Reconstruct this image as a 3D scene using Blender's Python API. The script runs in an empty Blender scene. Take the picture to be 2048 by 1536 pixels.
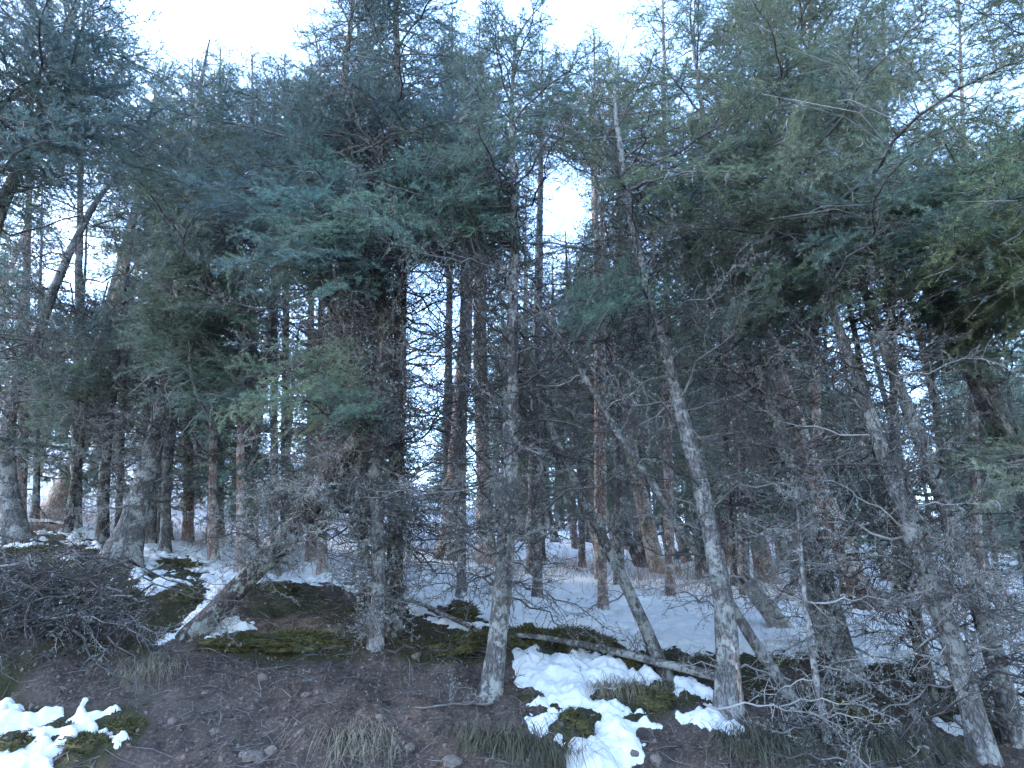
import bpy, math
import numpy as np
from mathutils import Matrix, Vector

# ------------------------------------------------------------------ camera, sky, sun, exposure
S = bpy.context.scene
COL = S.collection
PITCH = math.radians(22.0)
FPX = 1420.0                       # focal length in pixels of the 2048 px wide photograph
EYE = np.array([0.0, 0.0, 1.6])
cam_data = bpy.data.cameras.new("camera")
cam = bpy.data.objects.new("camera", cam_data)
COL.objects.link(cam)
cam.location = EYE
cam.rotation_euler = (math.pi / 2 + PITCH, 0, 0)
cam_data.sensor_width = 36.0
cam_data.lens = 36.0 * FPX / 2048.0
cam_data.clip_start = 0.05
cam_data.clip_end = 2000
S.camera = cam

SUN_EL, SUN_AZ = math.radians(30), math.radians(-75)     # azimuth from +Y, clockwise (negative: to the left)
world = bpy.data.worlds.new("World")
S.world = world
world.use_nodes = True
wn = world.node_tree.nodes
sky = wn.new("ShaderNodeTexSky")
sky.sky_type = 'NISHITA'
sky.sun_disc = False
sky.sun_elevation = SUN_EL
sky.sun_rotation = SUN_AZ
sky.air_density = 1.0
sky.dust_density = 0.35
sky.ozone_density = 2.4
world.node_tree.links.new(sky.outputs[0], wn["Background"].inputs[0])
wn["Background"].inputs[1].default_value = 0.15

sun_data = bpy.data.lights.new("sun", 'SUN')
sun_data.energy = 0.5
sun_data.angle = math.radians(12)
sun_data.color = (1.0, 0.93, 0.84)
sun = bpy.data.objects.new("sun", sun_data)
COL.objects.link(sun)
sd = Vector((math.sin(SUN_AZ) * math.cos(SUN_EL), math.cos(SUN_AZ) * math.cos(SUN_EL), math.sin(SUN_EL)))
sun.rotation_euler = sd.to_track_quat('Z', 'Y').to_euler()
sun.location = (-20, -10, 30)

S.view_settings.view_transform = 'Standard'
S.view_settings.look = 'None'
S.view_settings.gamma = 1.0
S.view_settings.use_curve_mapping = False
S.view_settings.exposure = 3.55
S.render.engine = 'CYCLES'
S.cycles.max_bounces = 5
S.cycles.diffuse_bounces = 4
S.cycles.glossy_bounces = 1
S.cycles.transmission_bounces = 2
S.cycles.use_denoising = True
S.cycles.use_adaptive_sampling = True
S.cycles.adaptive_threshold = 0.02

# ------------------------------------------------------------------ photograph pixel <-> place
CP, SP = math.cos(PITCH), math.sin(PITCH)

def ray(u, v):
    x, y = (u - 1024.0) / FPX, -(v - 768.0) / FPX
    return np.array([x, CP - y * SP, SP + y * CP])

def at(u, v, Y):
    d = ray(u, v)
    return EYE + d * (Y / d[1])

def project(P):
    P = np.atleast_2d(P) - EYE
    f = P[:, 1] * CP + P[:, 2] * SP
    yy = -P[:, 1] * SP + P[:, 2] * CP
    f = np.where(f < 0.05, 0.05, f)
    return np.stack([1024 + FPX * P[:, 0] / f, 768 - FPX * yy / f], 1), f

# ------------------------------------------------------------------ noise
def _hash(ix, iy, seed):
    n = (ix.astype(np.int64) * 374761393 + iy.astype(np.int64) * 668265263 + seed * 69069) & 0x7fffffff
    n = ((n ^ (n >> 13)) * 1274126177) & 0x7fffffff
    return ((n ^ (n >> 16)) & 0xffff) / 65535.0

def vnoise(x, y, seed=0):
    x, y = np.asarray(x, float), np.asarray(y, float)
    ix, iy = np.floor(x), np.floor(y)
    fx, fy = x - ix, y - iy
    fx, fy = fx * fx * (3 - 2 * fx), fy * fy * (3 - 2 * fy)
    a, b = _hash(ix, iy, seed), _hash(ix + 1, iy, seed)
    c, d = _hash(ix, iy + 1, seed), _hash(ix + 1, iy + 1, seed)
    return (a + (b - a) * fx) * (1 - fy) + (c + (d - c) * fx) * fy

def fbm(x, y, seed=0, oct=4):
    s, a, t = 0.0, 1.0, 0.0
    for k in range(oct):
        s = s + a * (vnoise(np.asarray(x) * 2 ** k, np.asarray(y) * 2 ** k, seed + 17 * k) - 0.5)
        t += a
        a *= 0.55
    return s / t * 2

# ------------------------------------------------------------------ terrain height
PY = np.array([-60, 0.0, 2.5, 3.8, 4.6, 5.2, 5.8, 6.4, 7.0, 8.0, 9.0, 10.0, 12.0, 15.0, 25.0, 45.0, 80.0, 140.0, 400.0])
PZ = np.array([0.0, 0.0, 0.02, 0.35, 0.82, 1.1, 1.38, 1.68, 1.84, 2.08, 2.38, 2.62, 2.98, 3.6, 5.7, 9.8, 17.5, 31.0, 85.0])

def height(x, y, fine=True):
    x, y = np.asarray(x, float), np.asarray(y, float)
    z = np.interp(y + 0.25 * fbm(x * 0.5, y * 0.2, 5, 2), PY, PZ)
    w = np.clip((y - 3.0) / 4.0, 0, 1)
    w = w * np.clip(1.3 - y / 60.0, 0.25, 1)
    xx = np.clip(x, -14, 14)
    z = z + w * np.where(xx < 0, -0.125 * xx - 0.15 * (1 - np.exp(-np.abs(xx) / 1.5)) * 0, -0.055 * xx)
    z = z + w * 0.10 * fbm(x * 0.55, y * 0.7, 2, 3)
    z = z + np.clip((y - 16) / 30, 0, 1.6) * np.clip(-x / 18, 0, 1.6) * 3.0
    if fine:
        near = np.clip((16 - y) / 6, 0, 1) * w
        z = z + near * (0.075 * fbm(x * 2.3, y * 2.8, 9, 4) + 0.032 * fbm(x * 9, y * 9, 31, 3))
        bank = np.clip((y - 4.2) / 0.8, 0, 1) * np.clip((7.6 - y) / 0.8, 0, 1)
        z = z + bank * (0.05 * (1 - 2 * np.abs(fbm(x * 3.1, y * 3.1, 41, 3))) - 0.02 + 0.022 * fbm(x * 22, y * 22, 43, 2))
        z = z + np.clip((y - 10) / 8, 0, 1) * 0.16 * fbm(x * 0.9, y * 0.9, 77, 3)
    return z

def ground_hit(u, v, y0=3.0, y1=120.0):
    d = ray(u, v)
    ys = np.geomspace(y0, y1, 700)
    P = EYE + d[None, :] * (ys / d[1])[:, None]
    below = P[:, 2] < height(P[:, 0], P[:, 1])
    k = int(np.argmax(below)) if below.any() else len(ys) - 1
    return P[k]

def on_ground(x, y):
    return np.array([x, y, float(height(x, y))])

# ------------------------------------------------------------------ mesh and object helpers
def mesh_from(name, V, tris=None, quads=None, mats=(), tri_mat=None, quad_mat=None, smooth=True):
    me = bpy.data.meshes.new(name)
    V = np.ascontiguousarray(V, dtype=np.float32)
    tris = np.zeros((0, 3), np.int32) if tris is None or len(tris) == 0 else np.asarray(tris, np.int32)
    quads = np.zeros((0, 4), np.int32) if quads is None or len(quads) == 0 else np.asarray(quads, np.int32)
    nt, nq = len(tris), len(quads)
    me.vertices.add(len(V))
    me.vertices.foreach_set("co", V.ravel())
    me.loops.add(nt * 3 + nq * 4)
    me.loops.foreach_set("vertex_index", np.concatenate([tris.ravel(), quads.ravel()]).astype(np.int32))
    me.polygons.add(nt + nq)
    me.polygons.foreach_set("loop_start", np.concatenate([np.arange(nt) * 3, nt * 3 + np.arange(nq) * 4]).astype(np.int32))
    mi = np.zeros(nt + nq, np.int32)
    if tri_mat is not None and nt:
        mi[:nt] = tri_mat
    if quad_mat is not None and nq:
        mi[nt:] = quad_mat
    me.polygons.foreach_set("material_index", mi)
    me.polygons.foreach_set("use_smooth", np.full(nt + nq, smooth))
    for m in mats:
        me.materials.append(m)
    me.update(calc_edges=True)
    return me

class Buf:
    """collects tubes (quads) and loose triangles with a material index"""
    def __init__(self):
        self.V, self.T, self.TM, self.Q, self.QM, self.n = [], [], [], [], [], 0
    def tube(self, pts, rad, sides=4, mat=0):
        pts = np.asarray(pts, float); n = len(pts)
        rad = np.asarray(rad, float) * np.ones(n)
        tan = np.gradient(pts, axis=0)
        tan /= np.linalg.norm(tan, axis=1, keepdims=True) + 1e-9
        ref = np.array([0.13, 0.21, 0.97]) if abs(tan[:, 2]).mean() < 0.85 else np.array([0.97, 0.2, 0.13])
        a = np.cross(tan, ref); a /= np.linalg.norm(a, axis=1, keepdims=True) + 1e-9
        b = np.cross(tan, a)
        ang = np.arange(sides) * 2 * math.pi / sides
        ring = pts[:, None, :] + rad[:, None, None] * (np.cos(ang)[None, :, None] * a[:, None, :] + np.sin(ang)[None, :, None] * b[:, None, :])
        self.V.append(ring.reshape(-1, 3))
        i = np.arange(n - 1)[:, None] * sides; j = np.arange(sides)[None, :]; k = (j + 1) % sides
        q = np.stack([i + j, i + k, i + sides + k, i + sides + j], -1).reshape(-1, 4) + self.n
        self.Q.append(q); self.QM.append(np.full(len(q), mat)); self.n += n * sides
    def tris(self, P, mat=0):
        """P: (k,3,3)"""
        k = len(P)
        if not k: return
        self.V.append(np.asarray(P, float).reshape(-1, 3))
        self.T.append(np.arange(3 * k).reshape(-1, 3) + self.n); self.TM.append(np.full(k, mat)); self.n += 3 * k
    def geo(self, V, Q=None, T=None, mat=0):
        self.V.append(np.asarray(V, float))
        if Q is not None and len(Q): self.Q.append(np.asarray(Q) + self.n); self.QM.append(np.full(len(Q), mat))
        if T is not None and len(T): self.T.append(np.asarray(T) + self.n); self.TM.append(np.full(len(T), mat))
        self.n += len(V)
    def mesh(self, name, mats, smooth=True):
        c = lambda L, w: np.concatenate(L) if L else np.zeros((0, w) if w else 0, np.int32)
        return mesh_from(name, np.concatenate(self.V), c(self.T, 3), c(self.Q, 4), mats, c(self.TM, 0), c(self.QM, 0), smooth)

def add(name, mesh, parent=None):
    o = bpy.data.objects.new(name, mesh)
    COL.objects.link(o)
    if parent is not None:
        o.parent = parent
    return o

def tag(o, label, cat, group=None, kind=None):
    o["label"] = label; o["category"] = cat
    if group: o["group"] = group
    if kind: o["kind"] = kind
    return o

def thing(name, label, cat, loc, group=None):
    o = bpy.data.objects.new(name, None)
    COL.objects.link(o)
    o.location = loc
    o.empty_display_size = 0.2
    return tag(o, label, cat, group)

def frame(d, roll=0.0):
    """rotation with local X along d and local Z as near to up as it goes, rolled about d"""
    d = Vector(d).normalized()
    up = Vector((0, 0, 1)) if abs(d.z) < 0.97 else Vector((0, 1, 0))
    y = up.cross(d).normalized(); z = d.cross(y)
    R = Matrix((d, y, z)).transposed()
    return R @ Matrix.Rotation(roll, 3, 'X')

def place(o, P, d, roll, scale, base=(0, 0, 0)):
    R = frame(d, roll).to_4x4()
    o.matrix_basis = Matrix.Translation(Vector(P) - Vector(base)) @ R @ Matrix.Scale(scale, 4)

# ------------------------------------------------------------------ materials
def new_mat(name):
    m = bpy.data.materials.new(name); m.use_nodes = True
    nt = m.node_tree
    return m, nt, nt.nodes["Principled BSDF"]

def N(nt, t, **kw):
    n = nt.nodes.new(t)
    for k, v in kw.items(): setattr(n, k, v)
    return n

def noise(nt, scale, detail=5, rough=0.6, coord=None, dist=0.0):
    n = N(nt, "ShaderNodeTexNoise")
    n.inputs["Scale"].default_value = scale; n.inputs["Detail"].default_value = detail
    n.inputs["Roughness"].default_value = rough; n.inputs["Distortion"].default_value = dist
    if coord is not None: nt.links.new(coord, n.inputs["Vector"])
    return n.outputs["Fac"]

def ramp(nt, src, stops):
    r = N(nt, "ShaderNodeValToRGB")
    el = r.color_ramp.elements
    while len(el) < len(stops): el.new(0.5)
    for e, (p, c) in zip(el, stops):
        e.position = p; e.color = (c, c, c, 1) if isinstance(c, (int, float)) else (*c, 1)
    nt.links.new(src, r.inputs[0])
    return r.outputs[0]

def mix(nt, fac, a, b, mode='MIX'):
    m = N(nt, "ShaderNodeMix", data_type='RGBA', blend_type=mode)
    for s, v in ((m.inputs[0], fac), (m.inputs[6], a), (m.inputs[7], b)):
        if isinstance(v, (int, float)): s.default_value = v
        elif isinstance(v, tuple): s.default_value = (*v, 1)
        else: nt.links.new(v, s)
    return m.outputs[2]

def bump(nt, p, h, strength=0.5, dist=0.01):
    b = N(nt, "ShaderNodeBump"); b.inputs["Strength"].default_value = strength; b.inputs["Distance"].default_value = dist
    nt.links.new(h, b.inputs["Height"]); nt.links.new(b.outputs[0], p.inputs["Normal"])

def stretch(nt, sx, sy, sz):
    c = N(nt, "ShaderNodeTexCoord"); m = N(nt, "ShaderNodeMapping")
    m.inputs["Scale"].default_value = (sx, sy, sz)
    nt.links.new(c.outputs["Object"], m.inputs["Vector"])
    return m.outputs[0]

def bark_material(name, dark, mid, pale, lichen, lichen_amount, plate=1.0):
    m, nt, p = new_mat(name)
    c = stretch(nt, 1, 1, 0.35)
    c1 = stretch(nt, 1, 1, 1)
    big = noise(nt, 9 * plate, 6, 0.65, c)
    fine = noise(nt, 60, 4, 0.6, c)
    vor = N(nt, "ShaderNodeTexVoronoi", feature='DISTANCE_TO_EDGE'); vor.inputs["Scale"].default_value = 26 * plate
    nt.links.new(c, vor.inputs["Vector"])
    crack = ramp(nt, vor.outputs["Distance"], [(0.0, 0.0), (0.13, 1.0)])
    col = mix(nt, ramp(nt, big, [(0.35, 0.0), (0.65, 1.0)]), mid, pale)
    col = mix(nt, ramp(nt, fine, [(0.42, 0.0), (0.6, 0.75)]), col, dark)
    col = mix(nt, crack, mix(nt, 0.65, col, dark), col)
    li = noise(nt, 16, 6, 0.72, c1)
    sp = noise(nt, 5, 3, 0.6, c1)
    k = N(nt, "ShaderNodeMath", operation='ADD'); nt.links.new(li, k.inputs[0]); nt.links.new(sp, k.inputs[1])
    lm = ramp(nt, k.outputs[0], [(1.04 - 0.12 * lichen_amount, 0.0), (1.10 - 0.10 * lichen_amount, 0.9)])
    k.use_clamp = False
    half = N(nt, "ShaderNodeMath", operation='MULTIPLY'); half.inputs[1].default_value = 1.0
    nt.links.new(k.outputs[0], half.inputs[0])
    # ramps clamp at 1, so halve the sum and the stops
    half.inputs[1].default_value = 0.5
    lm = ramp(nt, half.outputs[0], [(0.535 - 0.07 * lichen_amount, 0.0), (0.575 - 0.07 * lichen_amount, 0.85)])
    col = mix(nt, lm, col, lichen)
    dk = noise(nt, 34, 3, 0.5, c1)
    col = mix(nt, ramp(nt, dk, [(0.62, 0.0), (0.70, 0.7)]), col, tuple(x * 0.35 for x in dark))
    nt.links.new(col, p.inputs["Base Color"])
    p.inputs["Roughness"].default_value = 0.95
    p.inputs["Specular IOR Level"].default_value = 0.2
    hh = mix(nt, 0.5, crack, fine)
    bump(nt, p, hh, 0.9, 0.012)
    return m

M_BARK = bark_material("bark_grey", (0.03, 0.027, 0.027), (0.075, 0.07, 0.071), (0.125, 0.118, 0.12), (0.20, 0.20, 0.195), 0.5)
M_BARK_PALE = bark_material("bark_pale", (0.034, 0.031, 0.032), (0.098, 0.092, 0.094), (0.16, 0.152, 0.155), (0.205, 0.207, 0.205), 0.45)
M_BARK_DARK = bark_material("bark_dark", (0.016, 0.013, 0.012), (0.045, 0.037, 0.035), (0.085, 0.072, 0.068), (0.17, 0.175, 0.165), 0.3)
M_BARK_RED = bark_material("bark_red", (0.05, 0.036, 0.033), (0.17, 0.12, 0.108), (0.29, 0.21, 0.185), (0.28, 0.26, 0.25), 0.3, 0.6)
M_BARK_TAN = bark_material("bark_tan", (0.09, 0.066, 0.055), (0.34, 0.255, 0.205), (0.46, 0.36, 0.30), (0.40, 0.36, 0.32), 0.2, 0.6)

def simple_mat(name, a, b, scale, rough=0.9, bstr=0.0, spec=0.2):
    m, nt, p = new_mat(name)
    c = stretch(nt, 1, 1, 1)
    f = noise(nt, scale, 5, 0.65, c)
    nt.links.new(mix(nt, ramp(nt, f, [(0.35, 0.0), (0.65, 1.0)]), a, b), p.inputs["Base Color"])
    p.inputs["Roughness"].default_value = rough
    p.inputs["Specular IOR Level"].default_value = spec
    if bstr: bump(nt, p, f, bstr, 0.01)
    return m

def tinted_mat(name, scale, lo=0.7, hi=1.3, rough=0.75, trans=0.0, spec=0.25):
    """colour from the object's own colour, broken up by noise"""
    m, nt, p = new_mat(name)
    oi = N(nt, "ShaderNodeObjectInfo")
    c = stretch(nt, 1, 1, 1)
    f = ramp(nt, noise(nt, scale, 3, 0.6, c), [(0.3, lo), (0.7, hi)])
    col = mix(nt, 1.0, oi.outputs["Color"], f, 'MULTIPLY')
    nt.links.new(col, p.inputs["Base Color"])
    p.inputs["Roughness"].default_value = rough
    p.inputs["Specular IOR Level"].default_value = spec
    if trans:
        tr = N(nt, "ShaderNodeBsdfTranslucent"); ms = N(nt, "ShaderNodeMixShader")
        ms.inputs[0].default_value = trans
        nt.links.new(col, tr.inputs[0])
        nt.links.new(p.outputs[0], ms.inputs[1]); nt.links.new(tr.outputs[0], ms.inputs[2])
        nt.links.new(ms.outputs[0], nt.nodes["Material Output"].inputs[0])
    return m

M_NEEDLE = tinted_mat("needles", 11.0, 0.55, 1.5, 0.5, 0.25, 0.45)
M_TWIG = simple_mat("twig_bark", (0.062, 0.056, 0.058), (0.155, 0.145, 0.147), 9)
M_TWIG_DARK = simple_mat("twig_dark", (0.022, 0.020, 0.021), (0.068, 0.062, 0.063), 9)
M_TWIG_PALE = simple_mat("twig_bleached", (0.13, 0.124, 0.126), (0.25, 0.24, 0.24), 7)
M_LICHEN = simple_mat("lichen", (0.16, 0.185, 0.18), (0.34, 0.37, 0.355), 14)
M_SHRUB = simple_mat("shrub_stem", (0.15, 0.10, 0.09), (0.27, 0.19, 0.17), 3)
M_STRAW = simple_mat("dry_grass", (0.10, 0.088, 0.066), (0.22, 0.19, 0.145), 6)
M_GRASS = simple_mat("green_grass", (0.032, 0.034, 0.025), (0.09, 0.088, 0.064), 6)
M_MOSS = simple_mat("moss", (0.016, 0.014, 0.009), (0.072, 0.068, 0.024), 7)
M_STONE = simple_mat("stone", (0.05, 0.041, 0.037), (0.125, 0.104, 0.095), 3, 0.85, 0.4)
M_LEAF = tinted_mat("fallen_leaf", 20, 0.7, 1.3, 0.8)
M_WOOD = simple_mat("weathered_wood", (0.10, 0.092, 0.088), (0.25, 0.235, 0.225), 14, 0.9, 0.6)
M_WOOD_INNER = simple_mat("split_wood", (0.028, 0.019, 0.017), (0.075, 0.05, 0.043), 12, 0.9, 0.5)

# ground: soil, moss and leaf litter; far away also broken snow
def ground_material():
    m, nt, p = new_mat("forest_floor")
    c = stretch(nt, 1, 1, 1)
    at_ = N(nt, "ShaderNodeAttribute", attribute_name="cover")
    sep = N(nt, "ShaderNodeSeparateColor"); nt.links.new(at_.outputs["Color"], sep.inputs[0])
    f1, f2, f3 = noise(nt, 3.0, 7, 0.68, c), noise(nt, 38, 5, 0.7, c), noise(nt, 150, 3, 0.7, c)
    soil = mix(nt, ramp(nt, f1, [(0.35, 0.0), (0.65, 1.0)]), (0.026, 0.020, 0.018), (0.078, 0.060, 0.053))
    f0 = noise(nt, 0.9, 4, 0.6, c)
    soil = mix(nt, ramp(nt, f0, [(0.42, 0.0), (0.62, 0.75)]), soil, (0.032, 0.025, 0.023))
    soil = mix(nt, ramp(nt, f2, [(0.5, 0.0), (0.72, 0.8)]), soil, (0.17, 0.13, 0.115))
    soil = mix(nt, ramp(nt, f3, [(0.56, 0.0), (0.68, 0.8)]), soil, (0.022, 0.016, 0.014))
    moss = mix(nt, ramp(nt, f2, [(0.35, 0.0), (0.65, 1.0)]), (0.014, 0.015, 0.008), (0.052, 0.053, 0.021))
    moss = mix(nt, ramp(nt, f3, [(0.45, 0.0), (0.62, 1.0)]), moss, (0.028, 0.022, 0.016))
    mk = N(nt, "ShaderNodeMath", operation='MULTIPLY_ADD'); nt.links.new(f2, mk.inputs[0]); mk.inputs[1].default_value = 0.9
    nt.links.new(sep.outputs[0], mk.inputs[2])
    col = mix(nt, ramp(nt, mk.outputs[0], [(0.78, 0.0), (0.98, 1.0)]), soil, moss)
    # dry litter on the far slope
    lit = mix(nt, ramp(nt, f2, [(0.35, 0.0), (0.65, 1.0)]), (0.15, 0.095, 0.065), (0.33, 0.23, 0.16))
    col = mix(nt, sep.outputs[1], col, lit)
    # far snow between the litter
    n5 = noise(nt, 1.6, 7, 0.72, c, 0.6)
    sn = N(nt, "ShaderNodeMath", operation='MULTIPLY'); nt.links.new(sep.outputs[2], sn.inputs[0])
    nt.links.new(ramp(nt, n5, [(0.38, 0.0), (0.46, 1.0)]), sn.inputs[1])
    col = mix(nt, sn.outputs[0], col, (0.60, 0.60, 0.61))
    nt.links.new(col, p.inputs["Base Color"])
    p.inputs["Roughness"].default_value = 0.95
    p.inputs["Specular IOR Level"].default_value = 0.15
    bump(nt, p, mix(nt, 0.5, f2, f3), 0.8, 0.03)
    return m
M_GROUND = ground_material()

def snow_material():
    m, nt, p = new_mat("snow")
    c = stretch(nt, 1, 1, 1)
    f1, f2 = noise(nt, 14, 6, 0.6, c), noise(nt, 120, 3, 0.6, c)
    dirt = noise(nt, 55, 4, 0.75, c)
    col = mix(nt, ramp(nt, f1, [(0.3, 0.0), (0.7, 1.0)]), (0.40, 0.40, 0.41), (0.51, 0.51, 0.515))
    col = mix(nt, ramp(nt, dirt, [(0.66, 0.0), (0.71, 0.8)]), col, (0.14, 0.10, 0.08))
    nt.links.new(col, p.inputs["Base Color"])
    p.inputs["Roughness"].default_value = 0.7
    p.inputs["Specular IOR Level"].default_value = 0.25
    p.inputs["Subsurface Weight"].default_value = 0.0
    bump(nt, p, mix(nt, 0.45, f1, f2), 0.8, 0.016)
    return m
M_SNOW = snow_material()

# ------------------------------------------------------------------ snow and moss outlines, traced on the ground
SNOW = [
    [(-60,1390),(0,1397),(48,1418),(20,1427),(68,1425),(150,1432),(168,1416),(181,1428),(240,1436),(196,1448),(212,1466),(260,1486),(226,1500),(219,1480),(180,1462),(154,1469),(150,1490),(103,1517),(103,1560),(-60,1560)],
    [(-40,1074),(48,1087),(90,1080),(66,1098),(-40,1094)],
    [(-60,1000),(270,1030),(272,1085),(205,1070),(120,1062),(60,1050),(-60,1050)],
    [(105,1114),(170,1107),(206,1119),(200,1130),(130,1123)],
    [(60,1053),(130,1078),(205,1088),(200,1100),(120,1092),(60,1070)],
    [(272,1098),(300,1050),(440,1050),(560,1060),(700,1080),(770,1100),(760,1188),(690,1178),(600,1168),(540,1162),(500,1172),(470,1200),(440,1225),(435,1245),(500,1243),(535,1255),(500,1268),(450,1272),(440,1282),(390,1285),(290,1302),(300,1285),(370,1240),(420,1182),(410,1167),(360,1172),(300,1200),(262,1172),(255,1160),(275,1140)],
    [(800,1168),(840,1110),(930,1110),(1125,1110),(1300,1120),(1500,1150),(1640,1200),(1640,1322),(1512,1322),(1440,1318),(1385,1318),(1330,1306),(1250,1304),(1217,1288),(1150,1280),(1060,1262),(960,1262),(890,1255),(850,1240),(815,1225)],
    [(1022,1312),(1060,1306),(1142,1302),(1200,1315),(1241,1319),(1300,1340),(1330,1356),(1316,1375),(1260,1372),(1193,1373),(1185,1400),(1215,1414),(1292,1419),(1285,1432),(1235,1424),(1250,1440),(1343,1452),(1320,1462),(1262,1458),(1302,1500),(1296,1519),(1261,1530),(1240,1560),(1138,1560),(1133,1496),(1090,1462),(1042,1442),(1050,1420),(1083,1397),(1029,1384),(1022,1353)],
    [(1345,1355),(1400,1372),(1445,1392),(1440,1412),(1390,1402),(1350,1392)],
    [(1355,1436),(1430,1418),(1468,1440),(1487,1462),(1465,1476),(1400,1470),(1385,1455)],
    [(1498,1440),(1548,1446),(1538,1453),(1500,1450)],
    [(1640,1200),(1790,1220),(1908,1235),(2100,1240),(2100,1388),(2010,1385),(1922,1376),(1837,1382),(1790,1362),(1734,1352),(1690,1330)],
    [(1872,1434),(1940,1438),(1948,1478),(1900,1470),(1868,1455)],
    [(1965,1400),(2100,1405),(2100,1470),(2010,1440)],
    [(1700,1395),(1770,1402),(1760,1415),(1705,1408)],
]
HOLES = [   # moss and grass lumps standing out of the snow
    (118,1457,20,9),(25,1486,30,13),(110,1474,12,6),(345,1128,48,8),(360,1192,30,12),(350,1150,40,5),
    (912,1228,36,15),(945,1243,28,8),(1120,1284,96,24),(1130,1430,34,12),(1152,1450,40,32),
    (1248,1320,18,10),(1350,1330,60,14),(1430,1335,30,12),(1760,1345,30,10),(1840,1350,26,12),(560,1175,26,12),(320,1215,30,8),
]
MOSSY = [(110,1120,150,50,1.0),(150,1480,140,70,0.5),(240,1450,70,40,0.8),(600,1290,160,40,0.7),(900,1290,130,40,0.8),(1120,1290,130,40,1.0),
         (1250,1400,130,40,0.7),(1400,1340,160,50,0.9),(1150,1450,70,40,0.8),(1600,1420,160,70,0.5),(1850,1400,200,60,0.6),(350,1180,120,70,0.9),
         (560,1190,80,40,0.9),(720,1230,120,40,0.6),(160,1300,200,120,0.35),(1050,1490,120,50,0.4)]

def poly_sd(pu, pv, poly):
    """signed distance in pixels, positive inside"""
    poly = np.asarray(poly, float)
    d = np.full(pu.shape, 1e9); ins = np.zeros(pu.shape, bool)
    for (x0, y0), (x1, y1) in zip(poly, np.roll(poly, -1, 0)):
        ex, ey = x1 - x0, y1 - y0
        t = np.clip(((pu - x0) * ex + (pv - y0) * ey) / (ex * ex + ey * ey + 1e-9), 0, 1)
        d = np.minimum(d, np.hypot(pu - x0 - t * ex, pv - y0 - t * ey))
        c = (y0 > pv) != (y1 > pv)
        ins ^= c & (pu < (x1 - x0) * (pv - y0) / (y1 - y0 + 1e-12) + x0)
    return np.where(ins, d, -d)

def snow_depth(x, y):
    """metres of snow on the ground (negative: bare)"""
    z = height(x, y, False)
    uv, _ = project(np.stack([x, y, z], -1).reshape(-1, 3))
    pu, pv = uv[:, 0].reshape(x.shape), uv[:, 1].reshape(x.shape)
    pu = pu + 14 * fbm(x * 6, y * 6, 101, 3); pv = pv + 8 * fbm(x * 6, y * 6, 103, 3)
    sd = np.full(x.shape, -1e9)
    for p in SNOW:
        bx = np.asarray(p); lo, hi = bx.min(0) - 60, bx.max(0) + 60
        k = (pu > lo[0]) & (pu < hi[0]) & (pv > lo[1]) & (pv < hi[1])
        if k.any(): sd[k] = np.maximum(sd[k], poly_sd(pu[k], pv[k], p))
    for (u, v, a, b) in HOLES:
        e = (np.sqrt(((pu - u) / a) ** 2 + ((pv - v) / b) ** 2) - 1) * b
        sd = np.minimum(sd, e)
    near = sd / 15.0 + 0.95 * fbm(x * 5, y * 5, 55, 4) + 0.7 * fbm(x * 15, y * 15, 56, 3) - 0.1
    near = np.minimum(near, (sd + 10) / 7)
    far = 1.1 + 1.2 * fbm(x * 0.8, y * 1.1, 7, 4) + 0.5 * fbm(x * 5, y * 5, 8, 3)
    w = np.clip((y - 9.3) / 1.4, 0, 1)
    w = np.where((np.abs(x) > y * 0.78 + 0.3) & (y > 3.8), 1.0, w)
    w = np.where(y < 4.3, 0.0, w)
    t = near * (1 - w) + far * w
    t = np.where(y < 4.0, -1.0, t)
    return np.where(t > 0, 0.050 * (1 - np.exp(-1.5 * np.clip(t, 0, 4))) + 0.010 * np.clip(t, 0, 2), 0.12 * t)

def moss_cover(x, y, z):
    uv, _ = project(np.stack([x, y, z], -1).reshape(-1, 3))
    pu, pv = uv[:, 0].reshape(x.shape), uv[:, 1].reshape(x.shape)
    m = np.zeros(x.shape)
    for (u, v, a, b, s) in MOSSY:
        m = np.maximum(m, s * np.clip(1.6 - np.hypot((pu - u) / a, (pv - v) / b), 0, 1))
    m = np.clip(m + 0.55 * fbm(x * 3, y * 3, 61, 3), 0, 1)
    return m * np.clip((14 - y) / 4, 0, 1)

def grow(start, stop, step, rate):
    out = [start]
    while abs(out[-1] - start) < abs(stop - start):
        out.append(out[-1] + math.copysign(step, stop - start)); step *= rate
    return out[1:]

xs = np.arange(-6.0, 6.001, 0.032)
xs = np.concatenate([grow(-6.0, -300, 0.045, 1.09)[::-1], xs, grow(6.0, 300, 0.045, 1.09)])
ys = np.arange(4.0, 10.0, 0.028)
ys = np.concatenate([grow(4.0, -60, 0.05, 1.12)[::-1], ys, grow(ys[-1], 400, 0.035, 1.03)])
GX, GY = np.meshgrid(xs, ys)
GZ = height(GX, GY)
nx, ny = len(xs), len(ys)
idx = np.arange(nx * ny).reshape(ny, nx)
quads = np.stack([idx[:-1, :-1], idx[:-1, 1:], idx[1:, 1:], idx[1:, :-1]], -1).reshape(-1, 4)
me = mesh_from("ground", np.stack([GX, GY, GZ], -1).reshape(-1, 3), quads=quads, mats=[M_GROUND])
ca = me.color_attributes.new("cover", 'FLOAT_COLOR', 'POINT')
cov = np.ones((ny, nx, 4), np.float32)
cov[..., 0] = moss_cover(GX, GY, GZ)
cov[..., 1] = np.clip((GY - 9.5) / 3, 0, 1)
cov[..., 2] = np.clip((GY - 22) / 3, 0, 1)
ca.data.foreach_set("color", cov.ravel())
ground = add("ground", me)
ground["kind"] = "structure"
ground["label"] = "forest floor of soil, moss and dry litter rising from the road bank"

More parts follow.
